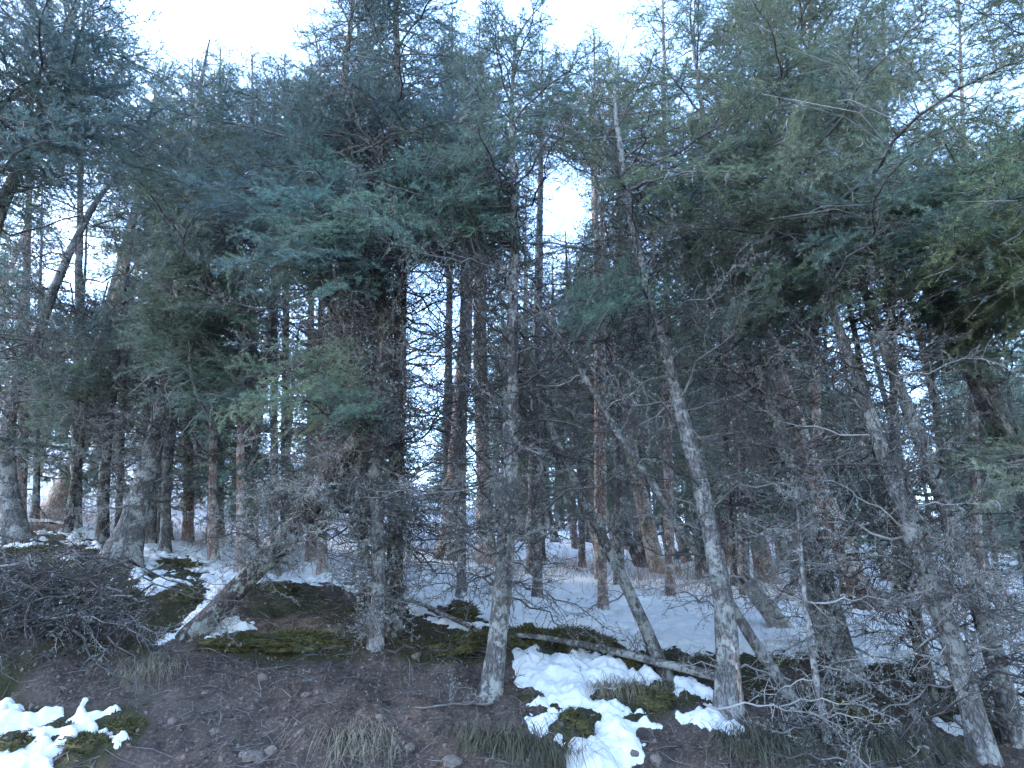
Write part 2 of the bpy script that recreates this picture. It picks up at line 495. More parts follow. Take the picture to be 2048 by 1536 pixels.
def snow_sheet(xs, ys, V, Q, n0):
    X, Y = np.meshgrid(xs, ys)
    T = snow_depth(X, Y)
    Z = height(X, Y)
    Z = Z + np.where(T > 0, T - 0.006, np.maximum(T, -0.05) - 0.006)
    keep = T > -0.03
    f = keep[:-1, :-1] & keep[:-1, 1:] & keep[1:, 1:] & keep[1:, :-1]
    i = np.arange(X.size).reshape(X.shape)
    q = np.stack([i[:-1, :-1], i[:-1, 1:], i[1:, 1:], i[1:, :-1]], -1)[f]
    used = np.unique(q); remap = np.full(X.size, -1); remap[used] = np.arange(len(used))
    V.append(np.stack([X, Y, Z], -1).reshape(-1, 3)[used]); Q.append(remap[q] + n0)
    return n0 + len(used)
V, Q = [], []
n0 = snow_sheet(np.arange(-6.2, 6.2, 0.016), np.arange(4.2, 10.2, 0.014), V, Q, 0)
n0 = snow_sheet(np.arange(-22, 22, 0.11), np.arange(10.18, 24.5, 0.09), V, Q, n0)
snow = add("snow", mesh_from("snow", np.concatenate(V), quads=np.concatenate(Q), mats=[M_SNOW]))
snow["kind"] = "structure"
snow["label"] = "thin melting snow lying in patches over the slope"

# ------------------------------------------------------------------ branches: shared meshes
def unit(v): return v / (np.linalg.norm(v, axis=-1, keepdims=True) + 1e-9)

def needles(buf, segs, rng, per_m, length, width, mat):
    """thin blades set all round the given twig segments (k,2,3)"""
    A, B = segs[:, 0], segs[:, 1]
    ln = np.linalg.norm(B - A, axis=1)
    cnt = np.maximum(1, np.round(ln * per_m * (0.85 + 0.3 * rng.random(len(ln))))).astype(int)
    k = np.repeat(np.arange(len(ln)), cnt)
    t = rng.random(len(k))[:, None]
    P = A[k] * (1 - t) + B[k] * t
    d = unit(B - A)[k]
    r = rng.normal(size=(len(k), 3)); r[:, 2] *= 0.75; r[:, 2] += 0.12
    r = unit(r - (r * d).sum(1, keepdims=True) * d)
    ang = np.radians(rng.uniform(38, 72, len(k)))[:, None]
    nd = d * np.cos(ang) + r * np.sin(ang)
    nd[:, 2] += 0.1; nd = unit(nd)
    side = unit(np.cross(nd, r + 0.6 * rng.normal(size=r.shape)))
    L = (length * rng.uniform(0.7, 1.2, len(k)))[:, None]
    w = width * 0.5
    buf.tris(np.stack([P - side * w, P + side * w, P + nd * L], 1), mat)

def live_branch(name, seed, L, coarse=False):
    rng = np.random.default_rng(seed)
    b = Buf(); segs = []
    n = 10
    t = np.linspace(0, 1, n)
    droop = rng.uniform(0.08, 0.2)
    wob = np.cumsum(rng.normal(0, 0.02, n)) * L
    main = np.stack([t * L, wob - wob[0], L * (0.12 * t - droop * t ** 2) + np.cumsum(rng.normal(0, .006, n)) * L], 1)
    b.tube(main, np.linspace(0.006 + 0.006 * L, 0.002, n), 5, 0)
    at_main = lambda s: np.array([np.interp(s, t, main[:, k]) for k in range(3)])
    for k in range(n - 1):
        if t[k] > 0.45: segs.append((main[k], main[k + 1]))
    s = 0.10
    side = 1
    step = (0.075 if coarse else 0.048) / L
    while s < 0.98:
        P = at_main(s); d = unit(at_main(min(1, s + 0.05)) - at_main(s - 0.05))
        lat = np.array([-d[1], d[0], 0]) * side
        a = math.radians(rng.uniform(42, 68))
        dirn = unit(d * math.cos(a) + lat * math.sin(a) + np.array([0, 0, rng.normal(0.02, 0.36)]))
        l2 = (0.46 * L * (1 - s) ** 0.8 + 0.06) * rng.uniform(0.55, 1.15) * min(1, 0.45 + 2.2 * s)
        end = P + dirn * l2 + np.array([0, 0, -0.10 * l2])
        mid = P + dirn * l2 * 0.5 + rng.normal(0, 0.02, 3) * l2
        pts = np.array([P, mid, end])
        b.tube(pts, [0.0028 + 0.002 * l2, 0.0022, 0.0014], 3, 0)
        if rng.random() < 0.13:                    # a twig that has lost its needles
            b.tube(np.array([P, mid + rng.normal(0, 0.08, 3) * l2, end + rng.normal(0, 0.15, 3) * l2]), [0.0034, 0.0026, 0.0015], 3, 2)
            s += step * rng.uniform(0.6, 1.4); side = -side
            continue
        bare = max(0.0, 0.55 - s * 1.3)
        sub = [(P + (mid - P) * min(0.9, bare * 2), mid), (mid, end)] if bare < 0.5 else [(mid, end)]
        segs += sub
        # tertiary shoots
        q = 0.12 + bare * 0.7
        ts = 1
        st3 = (0.062 if coarse else 0.042) / max(l2, 0.05)
        while q < 0.97 and l2 > 0.07:
            Pq = P + (mid - P) * (q * 2) if q < 0.5 else mid + (end - mid) * (q * 2 - 1)
            d2 = unit(end - P)
            la2 = unit(np.cross(d2, np.array([0, 0, 1.0]) + rng.normal(0, 0.35, 3))) * ts
            a2 = math.radians(rng.uniform(38, 62))
            d3 = unit(d2 * math.cos(a2) + la2 * math.sin(a2) + np.array([0, 0, rng.normal(0.0, 0.22)]))
            l3 = (0.34 * l2 * (1 - q) + 0.045) * rng.uniform(0.6, 1.2)
            E = Pq + d3 * l3
            if not coarse or l3 > 0.05: b.tube(np.array([Pq, E]), [0.0015, 0.001], 3, 0)
            segs.append((Pq, E))
            q += st3 * rng.uniform(0.7, 1.3); ts = -ts
        s += step * rng.uniform(0.6, 1.4); side = -side
    segs = np.array(segs)
    if coarse: needles(b, segs, rng, 200, 0.036, 0.0075, 1)
    else: needles(b, segs, rng, 480, 0.025, 0.0034, 1)
    return b.mesh(name, [M_TWIG, M_NEEDLE, M_TWIG_PALE]), L

def lichen_tufts(buf, P, rng, size, mat):
    """little ragged leaves of lichen about the points P"""
    P = np.repeat(P, 5, 0)
    k = len(P)
    c = P + rng.normal(0, size * 0.35, (k, 3))
    a = unit(rng.normal(size=(k, 3))) * (size * rng.uniform(0.3, 0.9, k))[:, None]
    bb = unit(np.cross(a, rng.normal(size=(k, 3)))) * (size * rng.uniform(0.25, 0.6, k))[:, None]
    buf.tris(np.stack([c - a * 0.5 - bb * 0.5, c - a * 0.3 + bb * 0.5, c + a * 0.6], 1), mat)

def dead_branch(name, seed, L, mat, lichen=0.0, fan=1.0, curl=0.0, gap=0.048):
    rng = np.random.default_rng(seed)
    b = Buf()
    n = 12
    t = np.linspace(0, 1, n)
    wob = np.cumsum(rng.normal(0, 0.035, (n, 2)), 0) * L
    wob -= wob[0]
    main = np.stack([t * L, wob[:, 0], wob[:, 1] * 0.7 + L * (0.08 * t - rng.uniform(0.0, 0.22) * t ** 2 + curl * t ** 3)], 1)
    b.tube(main, np.linspace(0.004 + 0.0055 * L, 0.0018, n), 5, 0)
    tips = [main]
    s, side = 0.08, 1
    while s < 0.97:
        P = np.array([np.interp(s, t, main[:, k]) for k in range(3)])
        d = unit(np.array([np.interp(min(1, s + .06), t, main[:, k]) for k in range(3)]) - P + 1e-6)
        lat = unit(np.cross(d, np.array([0, 0, 1.0]) + rng.normal(0, 0.55, 3))) * side
        a = math.radians(rng.uniform(35, 80))
        dr = unit(d * math.cos(a) + lat * math.sin(a))
        l2 = (0.42 * L * (1 - s) ** 0.7 + 0.05) * rng.uniform(0.25, 1.15) * fan
        m = 5
        bend = np.cumsum(rng.normal(0, 0.11, (m, 3)), 0) * l2
        pts = P + dr * (np.linspace(0, 1, m)[:, None] * l2) + (bend - bend[0]) + np.array([0, 0, -0.12 * l2]) * (np.linspace(0, 1, m) ** 2)[:, None]
        b.tube(pts, np.linspace(0.0026 + 0.0022 * l2, 0.0011, m), 3, 0)
        tips.append(pts)
        for q in np.arange(0.15, 0.98, 0.05 / max(l2, 0.08)):
            i = min(int(q * (m - 1)), m - 2); f = q * (m - 1) - i
            Pq = pts[i] * (1 - f) + pts[i + 1] * f
            l3 = (0.28 * l2 * (1 - q) + 0.02) * rng.uniform(0.3, 1.3)
            d3 = unit(unit(pts[i + 1] - pts[i]) * 0.6 + rng.normal(0, 0.6, 3))
            E = Pq + d3 * l3
            Mi = (Pq + E) / 2 + rng.normal(0, 0.1, 3) * l3
            b.tube(np.array([Pq, Mi, E]), [0.0017, 0.0013, 0.0008], 3, 0)
            tips.append(np.array([Pq, Mi, E]))
        s += rng.uniform(0.35, 1.4) * gap / L; side = -side if rng.random() < 0.8 else side
    allp = np.concatenate(tips)
    # spur knobs
    k = rng.choice(len(allp), int(len(allp) * 0.5))
    c = allp[k] + rng.normal(0, 0.004, (len(k), 3))
    a_, b_ = unit(rng.normal(size=(len(k), 3))) * 0.011, unit(rng.normal(size=(len(k), 3))) * 0.007
    b.tris(np.stack([c - a_ * 0.5, c + b_, c + a_], 1), 0)
    if lichen:
        k = rng.choice(len(allp), int(len(allp) * lichen))
        lichen_tufts(b, allp[k], rng, 0.014, 1)
    return b.mesh(name, [mat, M_LICHEN]), L

LIVE = [live_branch("live_branch", 10 + i, L) for i, L in enumerate((0.55, 0.75, 1.0, 1.0, 1.3, 1.3, 1.65, 1.65, 2.0))]
LIVE_FAR = [live_branch("live_branch_open", 40 + i, L, True) for i, L in enumerate((0.5, 0.8, 1.2, 1.6, 2.1))]
DEAD = {"dark": [dead_branch("dead_branch", 60 + i, L, M_TWIG_DARK, 0.04) for i, L in enumerate((0.5, 0.8, 1.1, 1.4, 1.8))],
        "mid": [dead_branch("dead_branch", 70 + i, L, M_TWIG, 0.14) for i, L in enumerate((0.5, 0.8, 1.1, 1.4, 1.8))],
        "pale": [dead_branch("dead_branch", 80 + i, L, M_TWIG_PALE, 0.05, 0.8, 0.1) for i, L in enumerate((0.6, 1.0, 1.4, 1.8))],
        "stick": [dead_branch("stick", 85 + i, L, (M_TWIG_DARK, M_TWIG)[i // 3], 0.03, 0.5, 0.05, 0.11) for i, L in enumerate((1.0, 1.3, 1.7, 2.0))],
        "lichen": [dead_branch("lichen_branch", 90 + i, L, M_TWIG, 0.45) for i, L in enumerate((0.5, 0.8, 1.1, 1.5))]}

def pick(rng, pool, l):
    e = np.array([abs(math.log(L / l)) for _, L in pool]) + rng.random(len(pool)) * 0.18
    k = int(np.argmin(e))
    return pool[k]

# clear views to the sky between the trees (pixel of the photograph, half-widths)
GAPS = [(470, 10, 150, 92), (330, 60, 40, 50), (1095, -10, 175, 84), (1150, 75, 42, 48), (1125, 430, 58, 84), (572, 615, 36, 62), (560, 795, 36, 40),
        (130, 420, 36, 55), (865, 615, 46, 40), (850, 690, 36, 50), (1740, 680, 66, 52), (1825, 780, 46, 40), (1990, 195, 46, 36), (945, 895, 24, 34), (170, 560, 60, 26)]

def in_gap(P, grow_=1.0, pad=0.0, gaps=None):
    uv, dep = project(P)
    px = pad * FPX / float(dep.min())
    for (u, v, a, b) in (gaps or GAPS):
        if (((uv[:, 0] - u) / (a * grow_ + px)) ** 2 + ((uv[:, 1] - v) / (b * grow_ + px * 0.6)) ** 2 < 1).any():
            return True
    return False

N_BRANCH = [0]
def put_branch(tree, pool, P, d, l, rng, col=None, name="branch", roll=None):
    mesh, L = pick(rng, pool, l)
    o = add(name, mesh, tree)
    place(o, P, d, rng.normal(0, 0.55) if roll is None else roll, float(np.clip(l / L, 0.7, 1.4)), tree.location)
    if col is not None:
        j = rng.uniform(0.8, 1.22)
        o.color = (col[0] * j * rng.uniform(0.9, 1.15), col[1] * j, col[2] * j * rng.uniform(0.85, 1.1), 1)
    N_BRANCH[0] += 1
    return o

# ------------------------------------------------------------------ trunks
def smooth_path(P, r, step):
    P = np.asarray(P, float); r = np.asarray(r, float)
    s = np.concatenate([[0], np.cumsum(np.linalg.norm(np.diff(P, axis=0), axis=1))])
    n = max(4, int(s[-1] / step))
    q = np.linspace(0, s[-1], n)
    out = np.stack([np.interp(q, s, P[:, k]) for k in range(3)], 1)
    w = max(1, int(0.35 / step))
    if n > 4 * w:
        ker = np.ones(2 * w + 1) / (2 * w + 1)
        pad = np.concatenate([2 * out[0] - out[w:0:-1], out, 2 * out[-1] - out[-2:-w - 2:-1]])
        out = np.stack([np.convolve(pad[:, k], ker, 'valid') for k in range(3)], 1)
    return out, np.interp(q, s, r), q

def trunk_mesh(P, r, mat, seed, step=0.06, rough=1.0, flare=0.55):
    P, r, s = smooth_path(P, r, step)
    rng = np.random.default_rng(seed)
    r = r * (1 + flare * np.exp(-np.clip(s - 0.2, 0, 99) / max(0.16, 1.8 * r[0])))
    P = P.copy()
    P[:, 0] += 0.012 * fbm(s * 1.3, s * 0, seed, 3); P[:, 1] += 0.012 * fbm(s * 1.3, s * 0 + 9, seed, 3)
    sides = 22 if r.max() > 0.08 else (14 if r.max() > 0.035 else 8)
    b = Buf(); b.tube(P, r, sides, 0)
    V = b.V[0].reshape(len(P), sides, 3)
    ang = np.arange(sides) * 2 * math.pi / sides
    A, Sg = np.meshgrid(ang, s)
    rr = np.interp(s, s, r)[:, None]
    nz = 0.10 * fbm(np.cos(A) * 2.2 + seed, Sg * 1.4 + np.sin(A) * 2.2, seed, 3) + 0.11 * fbm(np.cos(A) * 7 + seed, Sg * 5 + np.sin(A) * 7, seed + 3, 3)
    lobes = 0.12 * np.exp(-np.clip(Sg - 0.2, 0, 99) / 0.2) * np.sin(A * 5 + seed)
    V += (V - P[:, None, :]) * ((nz * rough + lobes))[..., None]
    b.V[0] = V.reshape(-1, 3)
    tip = np.arange(sides) + (len(P) - 1) * sides
    b.geo(P[-1:] + (P[-1:] - P[-2:-1]) * 0.4, T=np.stack([tip - b.n, np.roll(tip, -1) - b.n, np.zeros(sides, int)], 1), mat=0)
    me = b.mesh("trunk", [mat])
    return me, P, r, s

def make_tree(name, label, path, w, mat, Y=None, ly=0.0, top=0.0, group=None, seed=0, crown_v=None, crown_z=None, lmax=1.4, live=4.0,
              dead=6.0, dead_len=0.8, dead_kind=("dark", "mid"), col=(0.045, 0.085, 0.062), dead_v=None, pool=None, base=None, cat="tree", face=0.35, flare=0.22, dead_from=0.9, tip_r=0.012, free=2.0):
    """path: pixels from base to top; w: widths in pixels; top: metres the stem goes on above the last pixel"""
    rng = np.random.default_rng(1000 + seed)
    B = ground_hit(*path[0]) if Y is None else None
    Y0 = B[1] if Y is None else Y
    pts = []
    for (u, v) in path:
        Yk = Y0
        for _ in range(3):
            p = at(u, v, Yk); Yk = Y0 + ly * max(0, p[2] - (pts[0][2] if pts else p[2]))
        pts.append(at(u, v, Yk))
    pts = np.array(pts)
    pts[0, 2] = height(pts[0, 0], pts[0, 1])
    _, dep = project(pts)
    r = 0.45 * np.interp(np.arange(len(path)), np.linspace(0, len(path) - 1, len(w)), w) / FPX * dep
    if top > 0:
        d = unit(pts[-1] - pts[-2]); d = unit(d * 0.6 + np.array([0, ly * 0.5, 0.4]))
        pts = np.vstack([pts, pts[-1] + d * top * 0.5, pts[-1] + (d * 0.5 + np.array([0, 0, 0.5])) * top])
        r = np.concatenate([r, [r[-1] * 0.6 + tip_r * 0.4, tip_r]])
    base = pts[0].copy()
    d0 = unit(pts[1] - pts[0])
    pts = np.vstack([pts[0] - d0 * 0.22, pts]); r = np.concatenate([[r[0] * 1.02], r])
    tree = thing(name, label, cat, base, group)
    me, P, R, s = trunk_mesh(pts - base, r, mat, seed, flare=flare)
    add("trunk", me, tree)
    P = P + base
    H = P[-1, 2] - base[2]
    if crown_z is None:
        uv, _ = project(P)
        above = np.where(uv[:, 1] < (crown_v if crown_v is not None else -9999))[0]
        k0 = above[0] if len(above) else len(P)
    else:
        k0 = int(np.searchsorted(P[:, 2], crown_z))
    s0 = s[min(k0, len(s) - 1)]; s1 = s[-1]
    pool = pool or LIVE
    az = rng.uniform(0, 6.28)
    if k0 < len(P):
        n = int((s1 - s0) * live * 1.15) + 3
        for i in range(n):
            h = ((i + rng.random()) / n)
            q = s0 + h * (s1 - s0)
            Pq = np.array([np.interp(q, s, P[:, k]) for k in range(3)])
            az += 2.399 + rng.normal(0, 0.4)
            el = math.radians(-12 + 52 * h ** 1.3 + rng.normal(0, 9))
            d = np.array([math.cos(az) * math.cos(el), math.sin(az) * math.cos(el), math.sin(el)])
            l = (lmax * 1.12 * (1 - h) ** 0.75 + 0.30) * rng.uniform(0.7, 1.15) * (1 + face * max(0, -d[1]))
            T = np.array([Pq + d * l * f for f in (0.45, 0.75, 1.05)])
            if h < free and in_gap(T, 1.0, 0.22 * l) and rng.random() < 0.95: continue
            put_branch(tree, pool, Pq, d, l, rng, col)
    # dead lower branches
    sd0 = dead_from
    sd1 = min(s1, s0 + 0.6)
    if dead > 0:
        n = int((sd1 - sd0) * dead * 1.15)
        for i in range(n):
            q = sd0 + (i + rng.random()) / n * (sd1 - sd0)
            Pq = np.array([np.interp(q, s, P[:, k]) for k in range(3)])
            az += 2.399 + rng.normal(0, 0.5)
            el = math.radians(rng.normal(2, 16))
            d = np.array([math.cos(az) * math.cos(el), math.sin(az) * math.cos(el), math.sin(el)])
            l = dead_len * 1.35 * rng.uniform(0.35, 1.3) * min(1.0, 0.5 + q / 4)
            T = np.array([Pq + d * l * f for f in (0.6, 1.0)])
            if in_gap(T, 0.85) and (rng.random() < 0.45 or in_gap(T, 1.0, 0.1, [GAPS[4]])): continue
            put_branch(tree, DEAD[dead_kind[rng.integers(len(dead_kind))]], Pq, d, l, rng, None, "dead_branch", rng.uniform(-3, 3))
    tree["_h"] = float(H)
    return tree

def spray(tree, a, b, rng, col, spread=0, pool=None):
    """a leafy bough from pixel a=(u,v,Y) to pixel b"""
    A, B = at(*a), at(*b)
    l = float(np.linalg.norm(B - A))
    put_branch(tree, pool or LIVE, A, (B - A) / l, l * 1.03, rng, col, roll=rng.normal(0, 0.25))

BLUE = (0.086, 0.142, 0.150)
GREEN = (0.092, 0.148, 0.122)
OLIVE = (0.120, 0.155, 0.100)
DARKG = (0.064, 0.098, 0.082)

# ------------------------------------------------------------------ the trees along the bank
rng = np.random.default_rng(7)
T = {}
T["edge"] = make_tree("fir_tree", "big bluish fir whose boughs fill the upper corner beside the crooked tree", [(-170, 1230), (-80, 800), (-10, 430), (60, 300), (110, 140)], [60, 46, 30, 22, 16],
    M_BARK, Y=6.0, top=3.0, seed=1, crown_v=330, lmax=1.5, live=16, dead=9, dead_len=0.9, col=BLUE)
T["crooked"] = make_tree("fir_tree", "crooked pale-limbed tree bending over at the mossy crest beside the brush pile", [(30, 1078), (12, 960), (12, 850), (40, 740), (95, 620), (135, 510), (195, 395), (280, 300), (362, 222)],
    [50, 36, 30, 25, 20, 17, 12, 8, 4], M_BARK_PALE, seed=2, crown_v=-500, dead=11, dead_len=0.95, dead_kind=("dark", "mid", "lichen", "pale"), tip_r=0.006)
T["slim1"] = make_tree("fir_tree", "thin dark leaning stem between the crooked tree and the upright dark stem", [(133, 1066), (143, 1010), (152, 950), (165, 860), (180, 740)], [20, 16, 14, 11, 8], M_BARK_DARK, top=1.5, seed=3, crown_v=820, lmax=0.7, live=6, dead=8, dead_len=0.7, col=OLIVE)
T["slim2"] = make_tree("fir_tree", "upright dark stem just behind the big leaning flared trunk", [(205, 1084), (207, 1000), (211, 930), (222, 830), (236, 700), (250, 560)], [26, 22, 20, 16, 12, 9], M_BARK_DARK, top=2.0, seed=4, crown_v=650, lmax=1.0, live=7, dead=8, dead_len=0.8, col=OLIVE)
T["flared"] = make_tree("fir_tree", "leaning fir with a broad flared lichen-grey trunk base above the brush pile", [(243, 1126), (262, 1060), (284, 985), (310, 880), (332, 770), (350, 640), (365, 500), (378, 360), (392, 230)],
    [74, 56, 46, 36, 28, 22, 18, 14, 10], M_BARK, top=1.5, seed=5, crown_v=640, lmax=1.5, live=11, dead=12, dead_len=0.95, col=GREEN, face=0.5, flare=0.35)
T["bent"] = make_tree("fir_tree", "dark tree leaning hard over the snow then bending upright, base shaggy with lichen", [(388, 1274), (430, 1222), (500, 1150), (600, 1052), (650, 965), (722, 880), (764, 790), (775, 690), (766, 610), (745, 530), (715, 420), (695, 300), (688, 170), (700, 60)],
    [46, 46, 46, 48, 46, 40, 36, 34, 31, 28, 24, 20, 14, 10], M_BARK_DARK, seed=6, top=1.0, crown_v=520, lmax=1.6, live=13, dead=14, dead_len=0.85, dead_kind=("dark", "mid", "lichen"), col=BLUE, face=0.4)
T["grey"] = make_tree("fir_tree", "slender pale grey trunk curving up past the dark reddish trunk", [(752, 1290), (758, 1150), (754, 960), (736, 850), (702, 760), (668, 640), (635, 500), (605, 380)],
    [32, 30, 28, 27, 24, 18, 13, 9], M_BARK_PALE, seed=7, top=1.0, crown_v=560, lmax=1.1, live=10, dead=19, dead_len=0.85, dead_kind=("mid", "dark", "lichen"), col=BLUE)
T["red"] = make_tree("fir_tree", "tall straight dark reddish trunk under the densest dark crown", [(790, 1264), (791, 1100), (793, 950), (798, 800), (802, 600), (806, 450), (800, 250), (792, 60)],
    [36, 33, 31, 30, 26, 22, 18, 14], M_BARK_DARK, seed=8, top=2.2, crown_v=340, lmax=1.25, live=22, dead=26, dead_len=1.05, dead_kind=("dark", "dark", "mid"), col=(0.062, 0.112, 0.108))
T["centre"] = make_tree("fir_tree", "upright fir with rough grey bark standing on the bank edge beside the fallen pole", [(982, 1392), (1000, 1260), (1014, 1100), (1020, 950), (1022, 800), (1025, 650), (1030, 450), (1022, 250), (1028, 120), (1032, 50)],
    [46, 42, 40, 36, 32, 25, 17, 11, 7, 4], M_BARK, seed=9, crown_v=470, lmax=0.95, live=14, dead=20, dead_len=1.0, dead_kind=("dark", "dark", "mid"), col=GREEN, tip_r=0.006, free=0.35)
T["leaner"] = make_tree("fir_tree", "bare young trunk leaning from beside the fallen pole toward the upright fir", [(1332, 1356), (1292, 1255), (1215, 1092), (1160, 985), (1110, 880), (1062, 765), (1035, 690)],
    [32, 28, 23, 20, 17, 13, 9], M_BARK, seed=10, crown_v=-500, dead=7, dead_len=0.5, dead_kind=("dark", "mid", "lichen"), tip_r=0.01)
T["pole"] = make_tree("fir_tree", "long thin dead pole leaning at the steepest slant across the stand", [(1576, 1396), (1480, 1240), (1410, 1128), (1302, 962), (1230, 858), (1160, 742), (1098, 645)],
    [26, 23, 21, 18, 16, 13, 9], M_BARK_PALE, seed=11, crown_v=-500, dead=5, dead_len=0.45, dead_kind=("mid", "pale", "lichen"), tip_r=0.012)
T["stout"] = make_tree("fir_tree", "stout fir with a split reddish scar at its base where the fallen pole ends", [(1456, 1434), (1456, 1300), (1440, 1150), (1405, 980), (1370, 850), (1340, 740), (1300, 600), (1266, 450), (1242, 310)],
    [58, 48, 42, 36, 30, 25, 21, 17, 13], M_BARK_PALE, seed=12, top=0.9, crown_v=400, lmax=1.2, live=11, dead=12, dead_len=0.85, dead_kind=("dark", "mid"), col=OLIVE)
def scar():
    t_ = T["stout"]; b = Buf(); r_ = np.random.default_rng(5)
    n = 12; q = np.linspace(0, 1, n)
    c = np.array([0.075, -0.085, 0.02]) + np.stack([0.015 * np.sin(q * 5) - 0.03 * q, 0.02 * q, q * 0.75], 1)
    b.tube(c, 0.003 + 0.014 * np.sin(np.clip(q + 0.12, 0, 1) * math.pi), 7, 0)
    b.V[0] += r_.normal(0, 0.004, b.V[0].shape)
    add("bark_scar", b.mesh("bark_scar", [M_BARK_RED], False), t_)["label"] = "split reddish inner wood at the trunk base"
scar()
T["m1"] = make_tree("fir_tree", "pale fir leaning next to its darker twin behind the dead sapling", [(1704, 1356), (1655, 1190), (1612, 1040), (1572, 900), (1532, 780), (1502, 670), (1470, 560), (1440, 440), (1420, 320)],
    [44, 40, 36, 32, 27, 23, 19, 15, 12], M_BARK_PALE, seed=13, top=2.2, crown_v=470, lmax=1.4, live=9, dead=15, dead_len=0.9, dead_kind=("dark", "mid", "pale"), col=GREEN)
T["m2"] = make_tree("fir_tree", "thicker dark fir trunk standing close against the pale leaning fir", [(1668, 1318), (1632, 1200), (1590, 1040), (1552, 930), (1515, 800), (1480, 650)],
    [50, 44, 38, 32, 26, 20], M_BARK, seed=14, top=2.5, crown_v=560, lmax=1.2, live=7, dead=9, dead_len=0.8, col=DARKG)
T["n"] = make_tree("fir_tree", "rough-barked fir leaning from the brushy bank with snow patches at its foot", [(1968, 1514), (1925, 1340), (1872, 1200), (1832, 1080), (1790, 975), (1762, 895), (1738, 825), (1715, 750), (1665, 620), (1620, 480)],
    [52, 46, 42, 38, 35, 32, 28, 24, 18, 14], M_BARK_PALE, seed=15, top=2.6, crown_v=560, lmax=1.5, live=10, dead=15, dead_len=0.95, dead_kind=("dark", "mid", "pale"), col=OLIVE)
T["o"] = make_tree("fir_tree", "fir with a pale smooth trunk leaning parallel behind the rough-barked fir", [(2036, 1490), (1992, 1320), (1952, 1185), (1902, 1050), (1852, 905), (1820, 830), (1790, 750), (1740, 620)],
    [46, 42, 38, 34, 30, 27, 23, 17], M_BARK_PALE, seed=16, top=2.6, crown_v=610, lmax=1.4, live=9, dead=11, dead_len=0.9, dead_kind=("dark", "mid"), col=GREEN)
T["big"] = make_tree("fir_tree", "thickest grey fir leaning far in over the others with heavy green boughs", [(2330, 1520), (2170, 1200), (2050, 955), (1985, 815), (1925, 675), (1835, 505), (1742, 368), (1690, 290), (1640, 200), (1565, 65)],
    [78, 68, 60, 56, 48, 38, 30, 25, 21, 15], M_BARK_PALE, Y=6.4, seed=17, top=1.6, crown_v=560, lmax=1.9, live=16, dead=10, dead_len=0.9, dead_kind=("pale", "mid", "dark"), col=OLIVE, face=0.3)
T["thin"] = make_tree("fir_tree", "thin bare stem running alongside the thickest leaning fir", [(2190, 1180), (2048, 905), (1960, 775), (1875, 662)], [20, 17, 15, 10], M_BARK_PALE, Y=6.0, seed=18, crown_v=-500, dead=5, dead_len=0.4, dead_kind=("pale", "mid"), dead_from=3)
T["q"] = make_tree("fir_tree", "short dark trunk standing between the pale leaning fir and the rough-barked fir", [(1858, 1402), (1832, 1245), (1795, 1100), (1770, 980), (1745, 850)], [34, 28, 25, 20, 15], M_BARK_DARK, seed=19, top=2.5, crown_v=700, lmax=1.0, live=6, dead=11, dead_len=0.8, col=DARKG)
T["side"] = make_tree("fir_tree", "fir with drooping yellow-green boughs reaching in beside the thickest leaning fir", [(2420, 1560), (2330, 1000), (2230, 560), (2160, 250), (2110, 0)], [70, 56, 40, 30, 20],
    M_BARK, Y=5.6, seed=20, top=2.0, crown_v=900, lmax=1.9, live=13, dead=5, dead_len=0.9, col=OLIVE, face=0.3)

def sprays(key, rows, col, seed):
    r_ = np.random.default_rng(seed)
    for a, b in rows: spray(T[key], a, b, r_, col)

yb = T["bent"].location[1]; yr = T["red"].location[1]; ys_ = T["stout"].location[1]
sprays("bent", [((745, 525, yb), (505, 335, yb - 1.0)), ((740, 490, yb), (500, 420, yb - 1.2)), ((730, 430, yb), (610, 300, yb - 1.2)), ((745, 540, yb), (630, 500, yb - 1.5)),
                ((742, 510, yb), (690, 375, yb - 1.5)), ((760, 580, yb), (470, 480, yb - 1.0)), ((735, 470, yb), (560, 360, yb - 1.4)), ((735, 500, yb), (580, 450, yb - 1.5)),
                ((720, 400, yb), (560, 250, yb - 0.8)), ((745, 520, yb), (760, 420, yb - 1.6))], (0.105, 0.185, 0.155), 21)
sprays("red", [((806, 480, yr), (860, 315, yr - 1.4)), ((805, 470, yr), (1005, 385, yr - 1.2)), ((804, 520, yr), (960, 465, yr - 1.4)), ((805, 450, yr), (900, 390, yr - 1.6)), ((804, 500, yr), (1040, 450, yr - 0.9)),
               ((804, 420, yr), (960, 300, yr - 1.2)), ((805, 500, yr), (850, 430, yr - 1.5)), ((805, 520, yr), (1130, 480, yr - 0.5))], (0.100, 0.180, 0.140), 22)
sprays("bent", [((766, 790, yb), (480, 725, yb - 0.9)), ((755, 815, yb), (425, 825, yb - 1.0)), ((745, 840, yb), (645, 765, yb - 1.1)), ((750, 830, yb), (500, 800, yb - 1.1)), ((765, 770, yb), (560, 690, yb - 1.0)), ((740, 850, yb), (700, 820, yb - 1.1))], (0.112, 0.172, 0.125), 23)
sprays("stout", [((1298, 595, ys_), (1105, 590, ys_ - 0.6)), ((1302, 610, ys_), (1135, 640, ys_ - 0.7)), ((1296, 580, ys_), (1160, 572, ys_ - 0.9)), ((1300, 600, ys_), (1200, 625, ys_ - 1.0))], (0.088, 0.142, 0.112), 24)
sprays("big", [((1835, 505, 6.4), (1470, 490, 5.4)), ((1850, 540, 6.4), (1465, 615, 5.4)), ((1800, 460, 6.4), (1520, 400, 5.3)), ((1850, 530, 6.4), (1640, 560, 5.0)), ((1830, 500, 6.4), (1700, 470, 4.9)), ((1780, 430, 6.4), (1620, 330, 5.2)),
               ((1900, 640, 6.4), (1700, 640, 5.2))], (0.130, 0.185, 0.110), 25)
